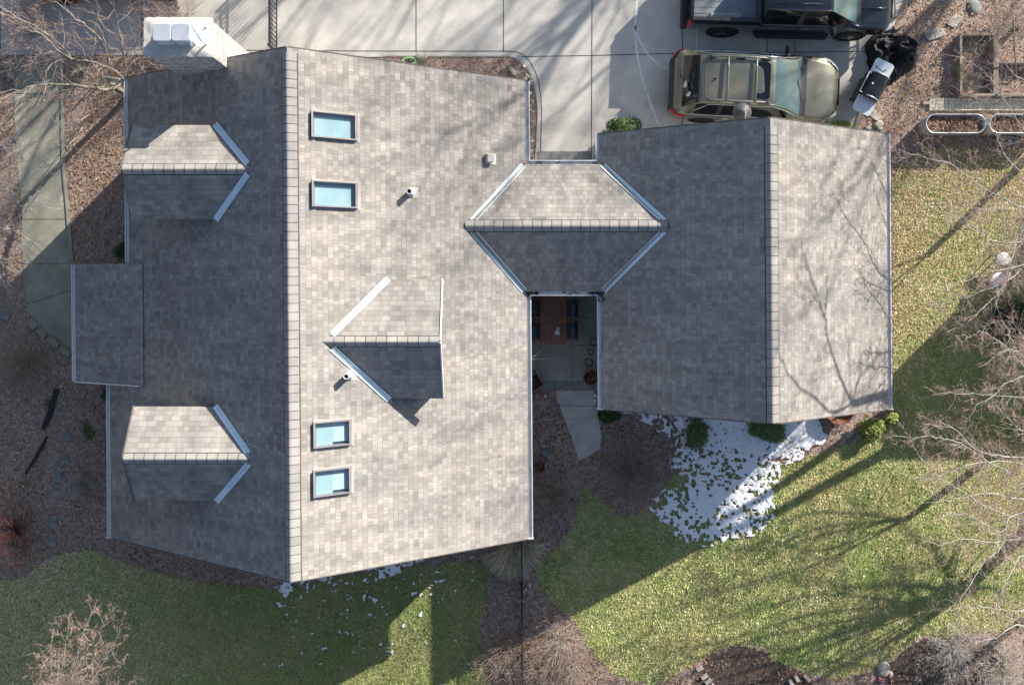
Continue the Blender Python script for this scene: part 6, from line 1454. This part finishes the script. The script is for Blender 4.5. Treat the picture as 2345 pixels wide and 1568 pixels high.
rtree('bare_tree', (16.6, -6.4, 0), (15.9, -6.2, 2.0), [
  [(2400, 1130, 3.0), (2345, 1111, 3.4), (2308, 1081, 3.7), (2262, 1055, 3.9), (2201, 1015, 4.1), (2168, 1005, 4.2), (2140, 1000, 4.3), (2084, 1003, 4.4)],
  [(2400, 1090, 3.0), (2330, 1060, 3.5), (2252, 1058, 3.9), (2194, 1073, 4.1), (2145, 1091, 4.2), (2104, 1101, 4.3)],
  [(2400, 1200, 3.0), (2310, 1180, 3.5), (2257, 1160, 3.9), (2194, 1119, 4.1), (2148, 1091, 4.3), (2110, 1050, 4.4)],
  [(2390, 1060, 3.0), (2300, 1045, 3.6), (2234, 1030, 3.9), (2190, 985, 4.2), (2150, 975, 4.3), (2122, 970, 4.4)],
  [(2400, 1010, 3.0), (2340, 985, 3.5), (2310, 960, 3.8), (2290, 940, 4.0)],
  [(2400, 1150, 3.0), (2320, 1140, 3.5), (2270, 1130, 3.9), (2200, 1140, 4.1), (2140, 1150, 4.3)],
  [(2400, 1230, 3.0), (2330, 1230, 3.4), (2280, 1215, 3.8), (2220, 1180, 4.1), (2170, 1175, 4.3)],
  ], 24, 'widest-spreading leafless tree over the sunlit lawn at the right', gap=.08)
rtree('bare_tree', (16.6, -8.8, 0), (16.1, -8.4, 2.0), [
  [(2390, 1180, 3.0), (2330, 1178, 3.5), (2306, 1193, 3.7), (2301, 1232, 3.8), (2283, 1262, 3.9), (2247, 1296, 4.1), (2232, 1321, 4.2), (2217, 1347, 4.3), (2191, 1393, 4.4), (2176, 1400, 4.4)],
  [(2400, 1380, 3.0), (2345, 1395, 3.3), (2329, 1400, 3.5), (2278, 1393, 3.8), (2196, 1388, 4.2)],
  [(2400, 1290, 3.0), (2345, 1270, 3.4), (2320, 1300, 3.7), (2300, 1340, 3.9), (2290, 1380, 4.0)],
  [(2400, 1250, 3.0), (2330, 1235, 3.5), (2270, 1240, 3.9), (2200, 1235, 4.2), (2150, 1250, 4.4)],
  [(2400, 1440, 3.0), (2330, 1430, 3.4), (2280, 1460, 3.7), (2230, 1470, 3.9)],
  ], 25, 'lowest leafless tree at the right edge with a drooping limb', gap=.09)
# ---- reddish bushy tree at the bottom left
rg = np.random.default_rng(31); wd = Wood(); base = (-12.5, -12.9, 0); hub = (-12.45, -12.7, 1.6); wd.path([base, hub], [.09, .07])
for tip in ((118, 1470), (160, 1420), (210, 1400), (245, 1415), (250, 1480), (300, 1500), (340, 1530), (100, 1520), (80, 1560), (190, 1450), (270, 1450), (140, 1500), (220, 1500), (310, 1560), (170, 1540), (250, 1550)):
    tip3 = np.array(W3(tip[0], tip[1], 3.4 + rg.uniform(-.3, .4))); mid = (np.array(hub) * .5 + tip3 * .5) + np.array([rg.normal(0, .15), rg.normal(0, .12), .25])
    limb(wd, [hub, mid, tip3], .024, .006, rg, gap=.13, tl=(.3, .75), depth=2, start=.3)
plant('bare_tree', base, wd, 'bushy leafless tree with pinkish twigs at the bottom left', 'tree', mats=('bark_pale', 'bark_pale', 'twig_red'))
# ---- twiggy shrubs
def shrub(u, v, r, h, n, seed, label, mats=('twig_brown', 'twig_brown', 'twig_brown'), depth=2, rad=.008, kids=(3, 5), spreadxy=1.0, tilt=(0, 0), name='bare_shrub', up=.1):
    x, y = P(u, v, h * .5)[:2]; rg = np.random.default_rng(seed); wd = Wood()
    for k in range(n):
        a = rg.uniform(0, 2 * np.pi); q = math.sqrt(rg.random()); tx_, ty_ = q * math.cos(a) * r, q * math.sin(a) * r * spreadxy; L = math.hypot(math.hypot(tx_, ty_), h)
        d = np.array([tx_ + tilt[0], ty_ + tilt[1], h * rg.uniform(.5, 1.1)]); spray(wd, (x + tx_ * .12, y + ty_ * .12, 0), d, L * rg.uniform(.6, 1.0), rad * rg.uniform(.6, 1.2), depth, rg, up=up, kids=kids)
    return plant(name, (x, y, 0), wd, label, 'shrub', mats=mats)
shrub(1445, 1085, 1.1, .8, 75, 41, 'round brown twiggy shrub beside the snow and garden path', mats=('twig_brown', 'twig_brown', 'twig_brown'), kids=(4, 6))
shrub(1268, 1140, .8, .7, 60, 42, 'tan leafless shrub close to the sunny roof gutter', mats=('twigtan', 'twigtan', 'twig_brown'))
shrub(1285, 1475, .95, .9, 60, 43, 'grey tangled shrub right of the iron fence', mats=('twig', 'twig', 'twig_brown'))
shrub(1235, 1540, .8, .8, 40, 44, 'brown tangled shrub at the bottom edge right of the fence', mats=('twigtan', 'twig_brown', 'twig_brown'))
shrub(1150, 1500, .75, .8, 50, 45, 'brown tangled shrub left of the iron fence', mats=('twigtan', 'twig_brown', 'twig_brown'))
shrub(1320, 1530, .8, .7, 50, 53, 'low brown shrub at the rounded lower corner of the lawn', mats=('twig', 'twig_brown', 'twig_brown'))
shrub(15, 1225, .8, 1.2, 60, 46, 'crimson-twigged shrub at the left edge', mats=('twig_crimson', 'twig_crimson', 'twig_crimson'), tilt=(.25, .1))
shrub(45, 830, .95, .8, 70, 47, 'dry tan shrub sprawling below the path tip', mats=('twigtan', 'twigtan', 'twig_brown'))
shrub(185, 1115, .35, .5, 46, 48, 'small grey wiry shrub in the left bed', mats=('twig', 'twig', 'twig'))
shrub(2190, 1490, 1.0, .5, 110, 49, 'low silver-grey perennial clump in the bottom right bed', mats=('twig', 'twig', 'twig'))
shrub(2300, 1530, 1.0, .5, 90, 50, 'low silver-grey perennial clump in the bottom right corner', mats=('twig', 'twigtan', 'twig'))
shrub(2290, 60, .9, 1.0, 40, 51, 'thin leafless shrub behind the timber beds', mats=('twig', 'twig', 'twig_brown'))
shrub(60, 60, 1.2, 1.3, 50, 54, 'thin leafless shrub in the upper left corner', mats=('twig', 'twig', 'twig_red'))
shrub(395, 60, 1.0, 1.2, 60, 55, 'thin reddish shrub behind the chimney', mats=('twig_brown', 'twig_brown', 'twig_red'))
# ---- leafy evergreens
def leafball(name, u, v, rx, ry, h, n, size, tonec, seed, label, cat='shrub', zc=None, pal='evergreen', lobes=7, narrow=.5):
    x, y = P(u, v, h * .5)[:2]; rg = np.random.default_rng(seed); t = thing(name, (x, y, 0), label, cat)
    cen = np.array([[rg.uniform(-.5, .5) * rx, rg.uniform(-.5, .5) * ry, h * rg.uniform(.35, .65)] for _ in range(lobes)]); ls = rg.uniform(.4, .62, lobes)
    k = rg.integers(0, lobes, n); d = rg.normal(0, 1, (n, 3)); d /= np.linalg.norm(d, axis=1)[:, None]; d[:, 2] = np.abs(d[:, 2]) * .9 - .1
    rad = ls[k] * (rg.random(n) ** .4) * (1 + .55 * (rg.random(n) < .16) * rg.random(n) * (lobes > 8) ); p = cen[k] + d * rad[:, None] * np.array([rx, ry, h * .85]); p[:, 2] = np.clip(p[:, 2], .03, None)
    a = rg.uniform(0, 2 * np.pi, n); tilt_ = rg.uniform(-.7, .7, n); L = size * rg.uniform(.6, 1.3, n); W_ = L * narrow
    e1 = np.stack([np.cos(a) * np.cos(tilt_), np.sin(a) * np.cos(tilt_), np.sin(tilt_)], 1); e2 = np.cross(e1, d + np.array([0, 0, .8])); e2 /= np.linalg.norm(e2, axis=1)[:, None] + 1e-9
    V = np.stack([p - e1 * L[:, None] / 2, p + e2 * W_[:, None] / 2, p + e1 * L[:, None] / 2, p - e2 * W_[:, None] / 2], 1).reshape(-1, 3); F = np.arange(n * 4).reshape(-1, 4)
    tone = np.clip(tonec + rg.normal(0, .2, n), 0, 1).repeat(4); npmesh('foliage', V, F, M[pal], parent=t, tone=tone)
    wd = Wood()
    for q in range(10): e = cen[q % lobes]; wd.path([(0, 0, 0), e * .5, e], [.014, .01, .005])
    Vs, Fs = wd.mesh(0, 9, 5); npmesh('stems', Vs, Fs, M['twig_brown'], parent=t)
    return t
M['evergreen'] = tonemat('evergreen_leaf', [(.012, .03, .012), (.035, .075, .025), (.08, .14, .04), (.18, .25, .08)], [0, .35, .7, 1], rough=.5)
M['yellowgreen'] = tonemat('yellow_green_leaf', [(.04, .07, .02), (.11, .16, .035), (.22, .26, .06), (.34, .34, .13)], [0, .3, .7, 1], rough=.5)
M['juniper'] = tonemat('juniper_leaf', [(.05, .09, .04), (.11, .18, .07), (.20, .28, .11), (.36, .28, .16)], [0, .4, .8, 1], rough=.7)
leafball('evergreen_shrub', 1421, 300, .62, .42, .9, 5200, .07, .55, 61, 'rounded glossy green shrub at the garage roof corner by the driveway')
leafball('evergreen_shrub', 1925, 291, .42, .25, .5, 1800, .05, .75, 62, 'low bright green shrub peeking out past the garage ridge', pal='yellowgreen')
leafball('evergreen_shrub', 1594, 992, .36, .52, .4, 2600, .13, .5, 63, 'feathery dark juniper in the snow, left of its pair', pal='juniper', narrow=.2, lobes=11)
leafball('evergreen_shrub', 1755, 985, .58, .36, .4, 3000, .13, .5, 64, 'feathery dark juniper in the snow below the garage ridge', pal='juniper', narrow=.2, lobes=11)
leafball('evergreen_shrub', 1397, 952, .34, .24, .35, 1200, .08, .4, 65, 'dark green shrub under the garage gutter near the garden path', pal='evergreen')
leafball('evergreen_shrub', 1996, 985, .42, .45, .55, 1800, .085, .62, 66, 'open yellow-green shrub at the garage corner by the lawn', pal='yellowgreen')
leafball('evergreen_shrub', 2035, 958, .28, .22, .5, 600, .085, .7, 69, 'small yellow-green sprig past the garage gutter end', pal='yellowgreen')
leafball('evergreen_shrub', 2300, 735, .75, .70, .9, 7000, .09, .15, 67, 'very dark evergreen shrub under the branches at the right edge')
leafball('evergreen_shrub', 282, 575, .35, .30, .3, 800, .06, .4, 68, 'dark green low plant in the corner by the porch roof')
leafball('evergreen_shrub', 246, 895, .22, .30, .3, 500, .07, .4, 70, 'small ivy-green plant under the main gutter below the porch')
leafball('moss_tuft', 205, 985, .30, .38, .08, 700, .04, .25, 71, 'olive moss patch in the left bed', 'moss', pal='yellowgreen')
leafball('moss_tuft', 112, 930, .20, .40, .08, 350, .04, .2, 72, 'olive moss patch beside the wide black edging strip', 'moss', pal='yellowgreen')
# ---- ornamental grasses at the house corner
def grassclump(u, v, L, n, seed, arc0, arc1, label):
    x, y = P(u, v, .2)[:2]; rg = np.random.default_rng(seed); t = thing('ornamental_grass', (x, y, 0), label, 'grass clump', 'dry ornamental grass clumps'); V = []; F = []; T = []
    for k in range(n):
        a = R(rg.uniform(arc0, arc1)); l = L * rg.uniform(.5, 1.1); h = l * rg.uniform(.35, .9); w_ = .009; b = len(V); px, py = -math.sin(a) * w_, math.cos(a) * w_; ox, oy = rg.normal(0, .08, 2); to = rg.uniform(0, 1)
        for i in range(6):
            s = i / 5; r_ = l * (s ** 1.1) * .95; z = h * math.sin(min(math.pi * .95, s * 2.4)) + .01; ww = 1 - .8 * s; V += [(x + ox + r_ * math.cos(a) + px * ww, y + oy + r_ * math.sin(a) + py * ww, z), (x + ox + r_ * math.cos(a) - px * ww, y + oy + r_ * math.sin(a) - py * ww, z)]; T += [to, to]
        for i in range(5): F.append((b + 2 * i, b + 2 * i + 1, b + 2 * i + 3, b + 2 * i + 2))
    V = np.array(V) - np.array([x, y, 0]); npmesh('blades', V, np.array(F), M['straw'], parent=t, tone=T); return t
M['straw'] = tonemat('straw', [(.30, .26, .16), (.50, .44, .30), (.70, .63, .46)], [0, .5, 1])
grassclump(1168, 1256, .85, 700, 81, 195, 300, 'straw-coloured grass clump under the roof corner, left of the fence')
grassclump(1196, 1250, .72, 380, 82, 255, 370, 'straw-coloured grass clump under the roof corner, right of the fence')

# ---- tall leafless trees beyond the frame, which throw the streaky shadows
def talltree(name, x, y, h, seed, label, spread=.55, r=.22, nl=9, lean=(0, 0), dens=(4, 6)):
    rg = np.random.default_rng(seed); wd = Wood(); top = np.array([x + lean[0], y + lean[1], h * .62]); wd.path([(x, y, 0), (x + lean[0] * .3, y + lean[1] * .3, h * .25), tuple(top * .6 + np.array([x, y, 0]) * .4), tuple(top)], [r, r * .8, r * .6, r * .35])
    for k in range(nl):
        a = 2 * np.pi * k / nl + rg.uniform(-.3, .3); s = rg.uniform(.3, 1); q = np.array([x, y, 0]) * (1 - s) + top * s; d = np.array([math.cos(a) * spread, math.sin(a) * spread, .8])
        spray(wd, q, d, h * rg.uniform(.35, .5), r * .36 * rg.uniform(.7, 1), 4, rg, up=.12, kids=dens, kl=(.45, .65), spread=.7, nseg=6, wig=.14)
    return plant(name, (x, y, 0), wd, label, 'tree', mats=('bark', 'bark', 'twig'), cuts=(.02, .006))
talltree('tall_tree', 14.5, 20.0, 13, 91, 'tall leafless tree far beyond the driveway at the upper right', nl=11)
talltree('tall_tree', 8.0, 22.5, 13, 92, 'tall leafless tree beyond the driveway, left of the others')
talltree('tall_tree', 25.0, 20.5, 17, 93, 'tall leafless tree beyond the right edge behind the timber beds', nl=11)
talltree('tall_tree', -4.5, 14.0, 10, 95, 'tall leafless tree beyond the top edge near the iron railing', r=.16)
talltree('tall_tree', -13.5, 13.5, 10, 96, 'tall leafless tree beyond the upper left corner', r=.16, nl=11)
talltree('tall_tree', 18.0, 24.5, 16, 98, 'tall leafless tree beyond the top edge behind the black truck', r=.15, nl=10)
# trees just outside the right edge: their forks throw the crisp shadows on the garage roof and lawn
def onroof(u, v, z):
    zs = 3.2
    for _ in range(8): X, Y, _z = P(u, v, zs); zs = zgar(X)
    return (X + 1.666 * (z - zs), Y + 1.666 * (z - zs), z)
def ongrass(u, v, z): X, Y = G(u, v); return (X + 1.666 * z, Y + 1.666 * z, z)
rg = np.random.default_rng(101); wd = Wood(); fk = onroof(1950, 925, 7.0); base = (17.0, 1.4, 0)
wd.path([base, (16.8, 1.6, 3.0), (16.2, 2.3, 5.2), fk], [.15, .13, .11, .09])
TK = dict(gap=.5, tl=(.6, 1.5), depth=2, wig=.03, tr=.4)
limb(wd, [fk, onroof(1922, 860, 7.4), onroof(1893, 770, 7.8), onroof(1889, 728, 8.0), onroof(1859, 641, 8.4), onroof(1843, 585, 8.7), onroof(1831, 542, 9.0)], .036, .012, rg, **TK)
limb(wd, [onroof(1889, 728, 8.0), onroof(1893, 670, 8.3), onroof(1895, 626, 8.6), onroof(1905, 580, 9)], .02, .008, rg, **TK)
limb(wd, [onroof(1889, 728, 8.0), onroof(1864, 680, 8.3), onroof(1831, 642, 8.6), onroof(1815, 606, 8.9)], .02, .008, rg, **TK)
limb(wd, [fk, onroof(1905, 945, 7.3), onroof(1872, 918, 7.6), onroof(1822, 877, 8.0), onroof(1785, 820, 8.5), onroof(1780, 770, 8.9)], .034, .012, rg, **TK)
limb(wd, [fk, onroof(1945, 880, 7.6), onroof(1943, 820, 8.2), onroof(1935, 760, 8.8)], .02, .008, rg, **TK)
limb(wd, [fk, onroof(1966, 869, 7.5), onroof(2000, 830, 8.0), onroof(2040, 790, 8.6)], .028, .01, rg, **TK)
plant('tall_tree', base, wd, 'forked leafless tree beyond the right edge whose shadow falls on the garage roof', 'tree', mats=('bark', 'bark', 'twig'), cuts=(.02, .006))
rg = np.random.default_rng(102); wd = Wood(); fk = ongrass(2190, 1370, 2.6); base = (fk[0] + .1, fk[1], 0); wd.path([base, fk], [.2, .17])
limb(wd, [fk, ongrass(2080, 1390, 4.0), ongrass(1950, 1440, 5.5), ongrass(1800, 1495, 7.0)], .13, .03, rg, **TK)
limb(wd, [fk, ongrass(2090, 1440, 4.0), ongrass(1980, 1500, 5.4), ongrass(1860, 1560, 7.0)], .10, .03, rg, **TK)
limb(wd, [fk, ongrass(2100, 1340, 4.5), ongrass(1960, 1345, 6.0), ongrass(1800, 1330, 8.0), ongrass(1640, 1350, 9.0)], .06, .02, rg, **TK)
limb(wd, [fk, ongrass(2150, 1280, 5), ongrass(2060, 1200, 7), ongrass(1960, 1150, 9)], .05, .015, rg, **TK)
plant('tall_tree', base, wd, 'thick leafless tree beyond the lower right edge', 'tree', mats=('bark', 'bark', 'twig'), cuts=(.02, .006))
rg = np.random.default_rng(103); wd = Wood(); a0 = ongrass(2040, 1030, 3.2); base = (a0[0] + .1, a0[1] - .3, 0); wd.path([base, a0, ongrass(1900, 1105, 4.4), ongrass(1740, 1195, 5.6), ongrass(1560, 1250, 6.8)], [.18, .15, .13, .11, .07])
limb(wd, [ongrass(1740, 1195, 5.6), ongrass(1690, 1180, 6.5), ongrass(1640, 1150, 7.4)], .04, .012, rg, **TK)
plant('tall_tree', base, wd, 'leaning leafless tree beyond the right edge beside the shed', 'tree', mats=('bark', 'bark', 'twig'), cuts=(.02, .006))
# unseen ring of bare trees, added to cut low skylight on the shaded roofs
rg = np.random.default_rng(200); n = 34000; az = np.radians(rg.uniform(100, 318, n)); dist = rg.uniform(30, 44, n); x = np.sin(az) * dist; y = np.cos(az) * dist
hmax = 12 + 9 * fbm(az * 9, az * 0, 5, 3); z = rg.random(n) ** .8 * hmax; L = rg.uniform(.6, 2.4, n); th = rg.uniform(.04, .22, n); d = np.stack([rg.normal(0, .5, n), rg.normal(0, .5, n), np.abs(rg.normal(.6, .5, n))], 1); d /= np.linalg.norm(d, axis=1)[:, None]
s_ = np.stack([np.cos(az), -np.sin(az), np.zeros(n)], 1); p = np.stack([x, y, z], 1)
V = np.stack([p - s_ * th[:, None], p + s_ * th[:, None], p + d * L[:, None]], 1).reshape(-1, 3)
tag(npmesh('woodland', V, np.arange(n * 3).reshape(-1, 3), M['bark_dark']), 'leafless woodland far beyond the garden', 'woodland', kind='stuff')
